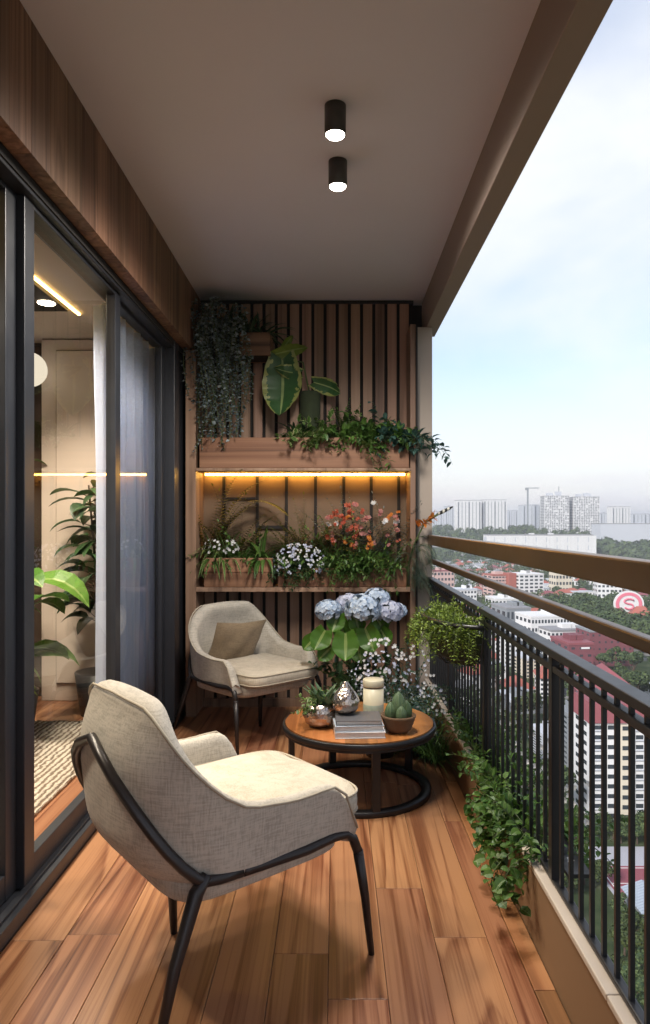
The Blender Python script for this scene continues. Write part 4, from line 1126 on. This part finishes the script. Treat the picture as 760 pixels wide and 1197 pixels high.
r_,w_,h_,d_=block('maroon_building','maroon flat-topped building in front of the white terraces',662,692,754,345,22,6,3,3,'cmaroon',6,roofmat='croof',wfrac=(.4,.3))
part(r_,'sign_board',M['cwhite'],(w_*.16,-d_/2-.15,h_*.93),(w_*.34,.25,.9))
block('maroon_building','long maroon walled building beyond the handrail, among dark trees',688,740,739,400,20,5,7,3,'cmaroon',4,roofmat='cgrey',wfrac=(.3,.3))
for a in ((505,530,668,760,5,6,'cpink',10,'terraced pinkish block in the densest rows behind the railing corner'),(528,556,690,640,5,7,'cwhite',12,'white mid-rise block just above the wire basket bush'),
    (592,612,748,400,6,5,'cwhite',6,'white narrow mid-rise seen between the upper balusters beyond the basket'),(612,634,772,370,5,5,'ccream',8,'cream mid-rise block in front of the white terraces'),
    (700,728,672,720,6,6,'cwhite',-6,'white mid-rise block poking out of the dark trees near the round sign'),(648,668,664,820,4,5,'ccream',8,'small cream block among trees beyond the white mid-rise'),
    (640,662,868,235,9,4,'cpale',3,'pale block standing between the slender grey block and the ivy')):
    block('mid_rise_block',a[8],a[0],a[1],a[2],a[3],18,a[4],a[5],3,a[6],a[7],roofmat='cpale' if a[6]!='cpink' else 'croof',wfrac=(.58,.46))
# round sign tower
c0=at(735,706,560); t=thing('sign_tower','white tower carrying a round sign with a pink ring and curved mark','sign',(c0.x,560,-80))
m=MB(); m.box(c0.x-6,561,-80,c0.x+6,570,c0.z-4); m.build('tower',M['cwhite'],t)
def disc(rad,y,th,mat,nm,r0=0,sc=1):
    m=MB(); n=48; vs=[];fs=[]
    for yy in (y,y+th):
        for rr_ in ((r0,rad)): 
            for j in range(n): a=2*math.pi*j/n; vs.append(V((c0.x+rr_*math.cos(a)*1.15,yy,c0.z+rr_*math.sin(a))))
    for j in range(n):
        k=(j+1)%n; fs+= [(j,k,n+k,n+j),(2*n+j,3*n+j,3*n+k,2*n+k),(n+j,n+k,3*n+k,3*n+j)]
    m.add(vs,fs); return m.build(nm,M[mat],t)
disc(10.5,559.5,1.2,'cwhite','round_board',.01); disc(9.2,559.2,.28,'pinkring','ring',6.9)
m=MB(); m.tube([(c0.x+3.8*math.cos(a)*(1 if a<9 else 1),559.2,c0.z+2.2+1.9*math.sin(a)) for a in [R(20+25*i) for i in range(10)]]+[(c0.x+3.4*math.cos(a),559.2,c0.z-2.0+2.1*math.sin(a)) for a in [R(60-25*i) for i in range(10)]],.75,8); m.build('mark',M['pinkring'],t,True)
r_,w_,h_,d_=block('gabled_hall','red roofed hall with white stripes beside the round sign',738,775,728,520,22,3,8,3,'cwhite',-14,roof='hip',roofmat='cred',parapet=11)
# the near maroon roofed flats
YN=192
def flats(label,px0,px1,pyt,pyb,Y,storeys,depth,bays,cream,rot=0,sb=0):
    w=(px1-px0)/F*Y; xc=((px0+px1)/2-CX)/F*Y; zt=EYE-(pyt-CY)/F*Y; zb=gz(Y); h=zt-zb
    root=thing('block_of_flats',label,'building',(xc,Y+depth/2,zb)); root.rotation_euler=(0,0,R(rot)); ROOT[root.name]=(0,0,0); FOOT.append((xc,Y+depth/2,max(w,depth)*.6+2))
    m=MB(); m.box(-w/2,-depth/2,0,w/2,depth/2,h); m.build('wall',M['cwhite'],root)
    sh=h/storeys; bw=w/bays
    x0=-w/2+bw*cream; m=MB(); m.box(x0+.1*bw,-depth/2-.9,1.5,x0+bw*1.02,-depth/2-.005,h-.4); m.build('cream_bay',M['ccream'],root)
    for s_ in range(storeys):
        z=sh*(s_+.5)
        for b_ in range(bays):
            x=-w/2+bw*(b_+.5); inb=(b_==cream); y=-depth/2-(.9 if inb else 0)
            o=part(root,'window',M['cwin'],(x+(.05*bw if inb else 0),y,z+.1),(bw*(.72 if inb else .52),.16,sh*.42))
        part(root,'window',M['cwin'],(-w/2,-depth*.2,z+.1),(.16,depth*.22,sh*.42)); part(root,'window',M['cwin'],(-w/2,depth*.2,z+.1),(.16,depth*.22,sh*.42))
        part(root,'ledge',M['cpale'],(-w/2+bw*.5,-depth/2-.2,z-.28*sh),(bw*.7,.45,.18)); part(root,'ledge',M['cpale'],(w/2-bw*.5,-depth/2-.2,z-.28*sh),(bw*.7,.45,.18))
    m=MB(); e=.6; rh=(pyt-823)/F*Y; q=.08*w
    vs=[V((sx*(w/2+e),sy*(depth/2+e),h+.03)) for sx,sy in ((-1,-1),(1,-1),(1,1),(-1,1))]+[V((sx*(w/2-.3),sy*(depth/2-.3),h+rh)) for sx,sy in ((-1,-1),(1,-1),(1,1),(-1,1))]
    m.add(vs,[(3,2,1,0),(4,5,6,7),(0,1,5,4),(1,2,6,5),(2,3,7,6),(3,0,4,7)]); m.build('roof',M['croof'],root)
    return root,w,h
flats('tall white block of flats with maroon band roof and cream bay, seen between balusters',690,756,845,957,YN,10,14,4,2)
r_,w_,h_,d_=block('hip_roofed_block','large block with a broad maroon hipped roof behind the tall white flats',690,757,815,255,26,8,7,3,'cmaroon',-6,roof='hip',roofmat='croof',parapet=9,wfrac=(.35,.35))
block('slender_block','slender dark grey block beside the tall white flats',664,684,838,225,10,12,2,2,'cgrey',0,roofmat='cgrey',wfrac=(.5,.4))
block('apartment_block','bluish grey apartment block behind the ivy and balusters',596,634,822,300,20,9,6,3,'cgrey',5,roofmat='cpale',wfrac=(.5,.45))
block('town_house','cream house with an orange tiled roof below the wire basket',594,624,806,345,16,3,4,2,'ccream',8,roof='hip',roofmat='cred',parapet=5)
block('town_house','white house with a red roof beside the maroon building',634,662,793,330,16,4,4,2,'cwhite',-8,roof='hip',roofmat='cred',parapet=5)
block('town_house','pinkish long house with a red roof near the railing corner',548,585,770,420,16,3,6,2,'cpink',12,roof='hip',roofmat='cred',parapet=5)
block('apartment_block','white slab with narrow windows half hidden by the basket plant',556,588,742,470,16,6,6,3,'cwhite',14,roofmat='cgreyroof')
block('apartment_block','pale grey slab directly below the kerb plant',560,590,905,240,14,6,5,3,'cgrey',4)
# sports courts and shed
def sheet(name,px0,px1,py0,py1,mat,dz,label=None):
    Ya=81.4*F/(py1-CY); Yb=81.4*F/(py0-CY); xa=(px0-CX)/F*(Ya+Yb)/2; xb=(px1-CX)/F*(Ya+Yb)/2
    m=MB(); m.box(xa,Ya,-80.2,xb,Yb,-80+dz); FOOT.append(((xa+xb)/2,(Ya+Yb)/2,max(xb-xa,Yb-Ya)*.55)); return tag(m.build(name,M[mat]),kind='structure'),xa,xb,Ya,Yb
sheet('court_apron',700,800,990,1062,'court_grey',.10); o,xa,xb,Ya,Yb=sheet('red_court',712,795,1013,1056,'court_red',.16)
m=MB()
for y in (Ya+1,Yb-1,(Ya+Yb)/2): m.box(xa+.6,y-.12,-79.835,xb-.6,y+.12,-79.82)
for x in (xa+.6,xb-.6): m.box(x-.12,Ya+1.13,-79.835,x+.12,Yb-1.13,-79.82)
tag(m.build('court_lines',M['paint']),kind='structure')
o,xa,xb,Ya,Yb=sheet('green_court',668,716,1072,1197,'court_green',.12)
m=MB(); m.box(xa,Yb-.4,-79.875,xb,Yb,-79.4); m.box(xa,Ya,-79.875,xa+.4,Yb-.41,-79.4); tag(m.build('court_wall',M['cwhite'],None,loc=(xa,Ya,-79.9)),'low white wall edging the green court','wall')
m=MB(); m.box(xa+2,Ya+2,-79.876,xa+2.3,Yb-2,-79.865); m.box(xb-2.3,Ya+2,-79.876,xb-2,Yb-2,-79.865); m.box(xa+2.31,(Ya+Yb)/2,-79.876,xb-2.31,(Ya+Yb)/2+.3,-79.865); tag(m.build('court_lines',M['paint']),kind='structure')
c0=at(778,1062,140); t=thing('metal_shed','long shed with a ribbed blue and white metal roof beside the green court','shed',(c0.x,140,-80))
m=MB(); m.box(c0.x-4,126,-80,c0.x+4,150,-77); m.build('wall',M['cgrey'],t)
rows=[]
for i in range(60):
    y=125+26*i/59; zz=.16*(i%2); rows.append([V((c0.x-4.5,y,-76.95+zz)),V((c0.x,y,-75.4+zz)),V((c0.x+4.5,y,-76.95+zz))])
m=MB(); m.grid(rows); m.build('roof',M['metalroof'],t); FOOT.append((c0.x,140,20))
# roads
def road(pts,w,name):
    m=MB(); l=MB()
    P=[V(p) for p in pts]
    for i in range(len(P)-1):
        d=(P[i+1]-P[i]).normalized(); s_=V((-d.y,d.x,0))
        m.add([P[i]-s_*w/2,P[i]+s_*w/2,P[i+1]+s_*w/2,P[i+1]-s_*w/2],[(3,2,1,0)])
        L=(P[i+1]-P[i]).length; k=0
        while k<L-4:
            a=P[i]+d*k+V((0,0,.012)); l.add([a-s_*.12,a+s_*.12,a+d*3+s_*.12,a+d*3-s_*.12],[(3,2,1,0)]); k+=8
        for sg in (-1,1):
            a=P[i]+s_*sg*(w/2-.4)+V((0,0,.012)); e=P[i+1]+s_*sg*(w/2-.4)+V((0,0,.012)); l.add([a-s_*.08,a+s_*.08,e+s_*.08,e-s_*.08],[(3,2,1,0)])
    tag(m.build(name,M['asphalt']),kind='structure'); tag(l.build('road_markings',M['paint']),kind='structure')
road([(-40,150,-79.96),(40,168,-79.96),(140,178,-79.96)],9,'road')
road([(38,173,-79.955),(58,300,-79.955),(105,560,-79.955),(170,900,-79.955)],10,'road')
road([(-40,600,-79.95),(120,640,-79.95),(420,670,-79.95)],10,'road')

def free(x,y,r):
    return all((x-a)**2+(y-b)**2>(r+c)**2 for a,b,c in FOOT)
# houses: three kinds, copied along the streets
def house(name,label,wall,roof,w,d,h,rh,hip,group):
    t=thing(name,label,'house',(0,0,0),group)
    m=MB(); m.box(-w/2,-d/2,-1,w/2,d/2,h); m.build('wall',M[wall],t)
    m=MB()
    if hip:
        e=.7; vs=[V(p) for p in ((-w/2-e,-d/2-e,h+.01),(w/2+e,-d/2-e,h+.01),(w/2+e,d/2+e,h+.01),(-w/2-e,d/2+e,h+.01),(-w*.2,0,h+rh),(w*.2,0,h+rh))]
        m.add(vs,[(0,1,5,4),(1,2,5),(2,3,4,5),(3,0,4),(3,2,1,0)])
    else: m.box(-w/2-.3,-d/2-.3,h+.01,w/2+.3,d/2+.3,h+rh)
    m.build('roof',M[roof],t)
    for z in ([1.6,4.4] if h>5 else [1.6]):
        for x in (-w*.3,0,w*.3): part(t,'window',M['cwin'],(x,-d/2,z),(1.7,.12,1.3))
        part(t,'window',M['cwin'],(-w/2,0,z),(.12,1.8,1.3))
    return t
protos=[house('hipped_house','small white house with a red hipped roof among trees in the town below','cwhite','cred',13,9,6.5,3.2,True,'red roofed white houses'),
 house('flat_house','small flat-topped white house among trees in the town below','cwhite','cpale',12,9,6.2,.7,False,'flat white houses'),
 house('pink_house','small pinkish house with a maroon hipped roof among trees in the town below','cpink','croof',12,10,6.4,3.0,True,'maroon roofed pinkish houses'),
 house('terrace_house','narrow white terrace house with a pale grey roof in the rows of the town','cwhite','cgreyroof',9,11,7,2.4,True,'grey roofed terrace houses')]
used=[0]*4; HP=[]
def put_house(x,y,k,rz):
    if not free(x,y,6): return
    FOOT.append((x,y,7.5))
    if used[k]==0: o=protos[k]; o.location=(x,y,gz(y)); o.rotation_euler=(0,0,rz)
    else: o=dup(protos[k],(x,y,gz(y)),rz,RC.uniform(.9,1.2))
    used[k]+=1
# rows far beyond the railing, then loose houses
for row in range(9):
    y0=760+row*75
    for i in range(10):
        x=y0*.115+ i*17+RC.uniform(-2,2); y=y0+i*6+RC.uniform(-3,3)
        put_house(x,y,RC.choice([0,1,1,3,3,2]),R(20)+RC.uniform(-.1,.1))
for i in range(420):
    y=RC.uniform(320,1400); x=y*RC.uniform(.10,.50)
    if RC.random()<.85 and not (430<y<660 and x>.31*y): put_house(x,y,RC.choice([0,0,1,2,3,1]),RC.uniform(-.5,.5))
for i in range(130):
    y=RC.uniform(180,1300); put_house(y*RC.uniform(.52,1.0),y,RC.choice([0,0,1,2,3,1]),RC.uniform(-.5,.5))
# trees
def crown_mesh(rx,rz_,zc,n,s_,mat,seed,lob=7):
    rr=random.Random(seed); m=MB(); L=[]
    for i in range(lob):
        a=rr.uniform(0,6.28); L.append((V((math.cos(a)*rx*rr.uniform(.15,.6),math.sin(a)*rx*rr.uniform(.15,.6),zc+rz_*rr.uniform(-.45,.6))),rx*rr.uniform(.35,.55)))
    for i in range(n):
        c,r=rr.choice(L); z=rr.uniform(-.8,1); a=rr.uniform(0,6.28); q=math.sqrt(1-z*z); d=V((q*math.cos(a),q*math.sin(a),z))
        p=c+V((d.x*r,d.y*r,d.z*r*.8))*rr.uniform(.75,1.05)
        u=(d+V((rr.uniform(-.7,.7),rr.uniform(-.7,.7),rr.uniform(-.5,.7)))).normalized(); v=u.orthogonal().normalized(); w=u.cross(v); k=s_*rr.uniform(.6,1.3)
        m.add([p-v*k,p-w*k*.7+u*k*.15,p+v*k,p+w*k*.7-u*k*.12],[(0,1,2,3)],0,rr.random(),[(0,0)]*4)
    return m
def tree(name,label,group,mat,h,rx,seed,n,s_):
    t=thing(name,label,'tree',(0,0,0),group); rr=random.Random(seed)
    m=MB(); m.tube([(0,0,-.5),(.1,0,h*.25),(.0,.1,h*.55)],[.035*h,.026*h,.015*h],7)
    for k in range(5):
        a=k*1.26+rr.uniform(0,.6); b=V((.05,.03,h*rr.uniform(.3,.5))); m.tube([b,b+V((math.cos(a)*rx*.35,math.sin(a)*rx*.35,h*.18)),b+V((math.cos(a)*rx*.6,math.sin(a)*rx*.6,h*.30))],[.014*h,.009*h,.004*h],5)
    m.build('trunk',M['bark'],t)
    crown_mesh(rx,h*.32,h*.64,n,s_,mat,seed).build('crown',M[mat],t); return t
tp=[tree('broadleaf_tree','dark round-crowned tree in the town below','dark round trees in town','crown',11,5.0,1,900,.55),
    tree('spreading_tree','wide olive green spreading tree in the town below','olive spreading trees in town','crown2',12,6.5,2,1100,.62),
    tree('tall_tree','tall dark narrow tree in the town below','tall dark trees in town','crown',16,4.6,3,1000,.55)]
tu=[0]*3; cnt=0; tries=0
while cnt<240 and tries<6000:
    tries+=1
    y=115+ (RC.random()**1.6)*560; x=y*(RC.uniform(.08,.50) if RC.random()<.8 else RC.uniform(.5,.95))
    if not free(x,y,2.5): continue
    k=RC.choice([0,0,1,2]); FOOT.append((x,y,1.6)); sc=RC.uniform(.75,1.3)
    if tu[k]==0: o=tp[k]; o.location=(x,y,gz(y)); o.scale=(sc,sc,sc)
    else: o=dup(tp[k],(x,y,gz(y)),RC.uniform(0,6.28),sc)
    tu[k]+=1; cnt+=1
for px,py in ((664,978),(674,986),(684,972),(695,980),(706,972),(717,981),(728,973),(739,981),(750,974),(761,982),(772,976),(655,992),(668,1010),(690,985),(726,986),(745,987),(656,1030),(664,1052),(672,1038),(683,1034),(694,1040),(706,1036),(725,1075),(738,1090),(730,1120),(748,1110),(722,1150),(742,1160),(756,1140),(735,1190),(755,1185),(765,1100)):
    Y=81.4*F/(py-CY); k=RC.choice([0,1,0]); sc=RC.uniform(.42,.62); dup(tp[k],((px-CX)/F*Y,Y,-80),RC.uniform(0,6.28),sc)
# palms by the green court
def palm(px,py,h,label):
    Y=81.4*F/(py-CY); x=(px-CX)/F*Y; t=thing('palm_tree',label,'tree',(x,Y,-80)); m=MB(); m.tube([(x,Y,-80.3),(x+.2,Y,-80+h*.6),(x+.1,Y,-80+h)],[.22,.17,.14],8); m.build('trunk',M['bark'],t)
    f=MB(); s_=MB()
    for i in range(16):
        a=i*2.4; fern(f,s_,(x+.1,Y,-80+h),V((math.cos(a),math.sin(a),RC.uniform(.2,1.2))),RC.uniform(2.6,3.6),1.6,16,1.0,.16,r=.05)
    f.build('crown',M['palm'],t); s_.build('frond_ribs',M['stem'],t)
palm(652,1092,8,'yellow green palm at the corner of the green court'); palm(640,1040,9,'taller yellow green palm behind the ivy, near the green court'); palm(664,1120,6,'short palm in front of the green court')
# far woods as masses
def woods(name,n,region,s0,mat,seed,nf):
    rr=random.Random(seed); m=MB(); k=0; tr_=0
    while k<n and tr_<n*6:
        tr_+=1; x,y,sc=region(rr)
        if not free(x,y,4): continue
        k+=1; rx=sc*rr.uniform(4.5,7); h=sc*rr.uniform(8,14); g=gz(y); rn=rr.random()
        for i in range(nf):
            z=rr.uniform(-.5,1); a=rr.uniform(0,6.28); q=math.sqrt(1-z*z); d=V((q*math.cos(a),q*math.sin(a),z))
            p=V((x+d.x*rx*rr.uniform(.7,1.05),y+d.y*rx*rr.uniform(.7,1.05),g+h*.55+d.z*h*.5))
            u=(d+V((rr.uniform(-.6,.6),rr.uniform(-.6,.6),rr.uniform(-.4,.6)))).normalized(); v=u.orthogonal().normalized(); w=u.cross(v); kk=s0*sc*rr.uniform(.7,1.4)
            m.add([p-v*kk,p-w*kk*.8,p+v*kk,p+w*kk*.8],[(0,1,2,3)],0,(rn+rr.random())*.5,[(0,0)]*4)
    tag(m.build(name,M[mat]),'dark green mass of trees spreading between the far houses','woods',None,'stuff')
def reg1(rr): y=rr.uniform(560,1450); return y*rr.uniform(.09,.52) if rr.random()<.62 else y*rr.uniform(.52,1.0),y,1.0
def reg2(rr): y=rr.uniform(1450,2050); return y*rr.uniform(.08,.52) if rr.random()<.65 else y*rr.uniform(.52,.9),y,1.5
def reg3(rr): y=rr.uniform(430,640); return y*rr.uniform(.30,.47),y,1.35
woods('woodland',1500,reg1,1.0,'crown',5,95); woods('distant_woodland',1050,reg2,1.5,'crown',6,60); woods('dense_woodland',190,reg3,.75,'crown',8,220)
def reg4(rr): y=rr.uniform(1480,1700); return y*rr.uniform(.375,.52),y,2.1
woods('ridge_woodland',160,reg4,2.0,'crown',9,60)
def reg5(rr): return rr.uniform(290,600),rr.uniform(1395,1440),rr.uniform(.8,1.3)
woods('roadside_woodland',90,reg5,1.6,'crown',10,60)
# ================================================================== SKY, LIGHT, AIR, CAMERA
EL,AZ=R(34),R(222)           # sun behind the building; azimuth clockwise from +Y
sd=V((math.sin(AZ)*math.cos(EL),math.cos(AZ)*math.cos(EL),math.sin(EL)))
l=bpy.data.lights.new('sun','SUN'); l.energy=SUN_E; l.angle=R(12); l.color=(1,.95,.88)
o=bpy.data.objects.new('sun',l); COL.objects.link(o); o.rotation_euler=(-sd).to_track_quat('-Z','Y').to_euler()
W=bpy.data.worlds.new('World'); S.world=W; W.use_nodes=True; nt=W.node_tree; nt.nodes.clear()
def wn(typ,**k):
    x=nt.nodes.new(typ)
    for a,b in k.items(): setattr(x,a,b)
    return x
sky=wn('ShaderNodeTexSky',sky_type='NISHITA'); sky.sun_disc=False; sky.sun_elevation=EL; sky.sun_rotation=AZ; sky.air_density=1.3; sky.dust_density=1.0; sky.ozone_density=1.5
tc=wn('ShaderNodeTexCoord'); sp=wn('ShaderNodeSeparateXYZ'); nt.links.new(tc.outputs['Generated'],sp.inputs[0])
def wm(op,a,b=None,c=None,cl=False):
    x=wn('ShaderNodeMath',operation=op,use_clamp=cl)
    for i,q in enumerate((a,b,c)):
        if q is None: continue
        if isinstance(q,(int,float)): x.inputs[i].default_value=q
        else: nt.links.new(q,x.inputs[i])
    return x.outputs[0]
zz=wm('MAXIMUM',sp.outputs[2],0.0); den=wm('ADD',zz,.22)
cb=wn('ShaderNodeCombineXYZ'); nt.links.new(wm('DIVIDE',sp.outputs[0],den),cb.inputs[0]); nt.links.new(wm('DIVIDE',sp.outputs[1],den),cb.inputs[1]); nt.links.new(wm('MULTIPLY',zz,2.0),cb.inputs[2])
nz=wn('ShaderNodeTexNoise'); nz.inputs['Scale'].default_value=CLOUD_S; nz.inputs['Detail'].default_value=7; nz.inputs['Roughness'].default_value=.52; nz.inputs['Distortion'].default_value=.35
nt.links.new(cb.outputs[0],nz.inputs['Vector'])
rp=wn('ShaderNodeValToRGB'); rp.color_ramp.elements[0].position=.40; rp.color_ramp.elements[0].color=(CLOUD_MIN,)*3+(1,); rp.color_ramp.elements[1].position=.66; rp.color_ramp.elements[1].color=(.92,.92,.92,1)
nt.links.new(nz.outputs[0],rp.inputs[0])
# second, lower bank of lavender grey cloud near the skyline
mp=wn('ShaderNodeMapping'); mp.inputs['Scale'].default_value=(3.2,3.2,13); nt.links.new(tc.outputs['Generated'],mp.inputs[0])
n2=wn('ShaderNodeTexNoise'); n2.inputs['Scale'].default_value=1.5; n2.inputs['Detail'].default_value=6; n2.inputs['Roughness'].default_value=.55; nt.links.new(mp.outputs[0],n2.inputs['Vector'])
low=wm('SUBTRACT',1.0,wm('DIVIDE',zz,.26),None,True)
bank=wm('MULTIPLY',wm('MULTIPLY_ADD',n2.outputs[0],3.2,-1.15,True),wm('POWER',low,.8))
cc=wn('ShaderNodeValToRGB'); cc.color_ramp.elements[0].position=.0; cc.color_ramp.elements[0].color=CL_HI; cc.color_ramp.elements[1].position=.9; cc.color_ramp.elements[1].color=CL_LO
nt.links.new(bank,cc.inputs[0])
sc_=wn('ShaderNodeVectorMath',operation='SCALE'); nt.links.new(cc.outputs[0],sc_.inputs[0]); sc_.inputs['Scale'].default_value=CL_B
mx=wn('ShaderNodeMix',data_type='RGBA'); nt.links.new(wm('MAXIMUM',rp.outputs[0],wm('MULTIPLY',low,.9),None,True),mx.inputs[0]); sk=wn('ShaderNodeMix',data_type='RGBA',blend_type='MULTIPLY'); sk.inputs[0].default_value=1; sk.inputs[7].default_value=SKY_T; nt.links.new(sky.outputs[0],sk.inputs[6]); nt.links.new(sk.outputs[2],mx.inputs[6]); nt.links.new(sc_.outputs[0],mx.inputs[7])
bg=wn('ShaderNodeBackground'); bg.inputs[1].default_value=SKY_E; nt.links.new(mx.outputs[2],bg.inputs[0])
wo=wn('ShaderNodeOutputWorld'); nt.links.new(bg.outputs[0],wo.inputs[0])
if HAZE>0:
    t=NT('haze air'); pv=t.n('ShaderNodeVolumePrincipled'); pv.inputs['Color'].default_value=(.93,.96,1,1); pv.inputs['Density'].default_value=HAZE; pv.inputs['Anisotropy'].default_value=.2
    t.l(pv.outputs[0],t.out.inputs['Volume'])
    m=MB(); m.box(-3100,-1000,-81.5,9100,13600,165); hz=m.build('haze',t.mat); tag(hz,kind='stuff'); hz.display_type='WIRE'
cam=bpy.data.cameras.new('camera'); co=bpy.data.objects.new('camera',cam); COL.objects.link(co); S.camera=co
co.location=(0,0,EYE); co.rotation_euler=(R(90),0,0); cam.sensor_fit='VERTICAL'; cam.sensor_height=36; cam.sensor_width=36; cam.lens=36*F/1197
cam.shift_x=-12/1197; cam.shift_y=13.5/1197; cam.clip_start=.05; cam.clip_end=40000
S.view_settings.view_transform='Standard'; S.view_settings.look='None'; S.view_settings.gamma=1; S.view_settings.exposure=EXPO; S.view_settings.use_curve_mapping=False
cy=S.cycles; cy.max_bounces=10; cy.diffuse_bounces=5; cy.glossy_bounces=5; cy.transparent_max_bounces=24; cy.transmission_bounces=8; cy.volume_bounces=0; cy.use_denoising=True; cy.caustics_reflective=False; cy.caustics_refractive=False; cy.sample_clamp_indirect=6
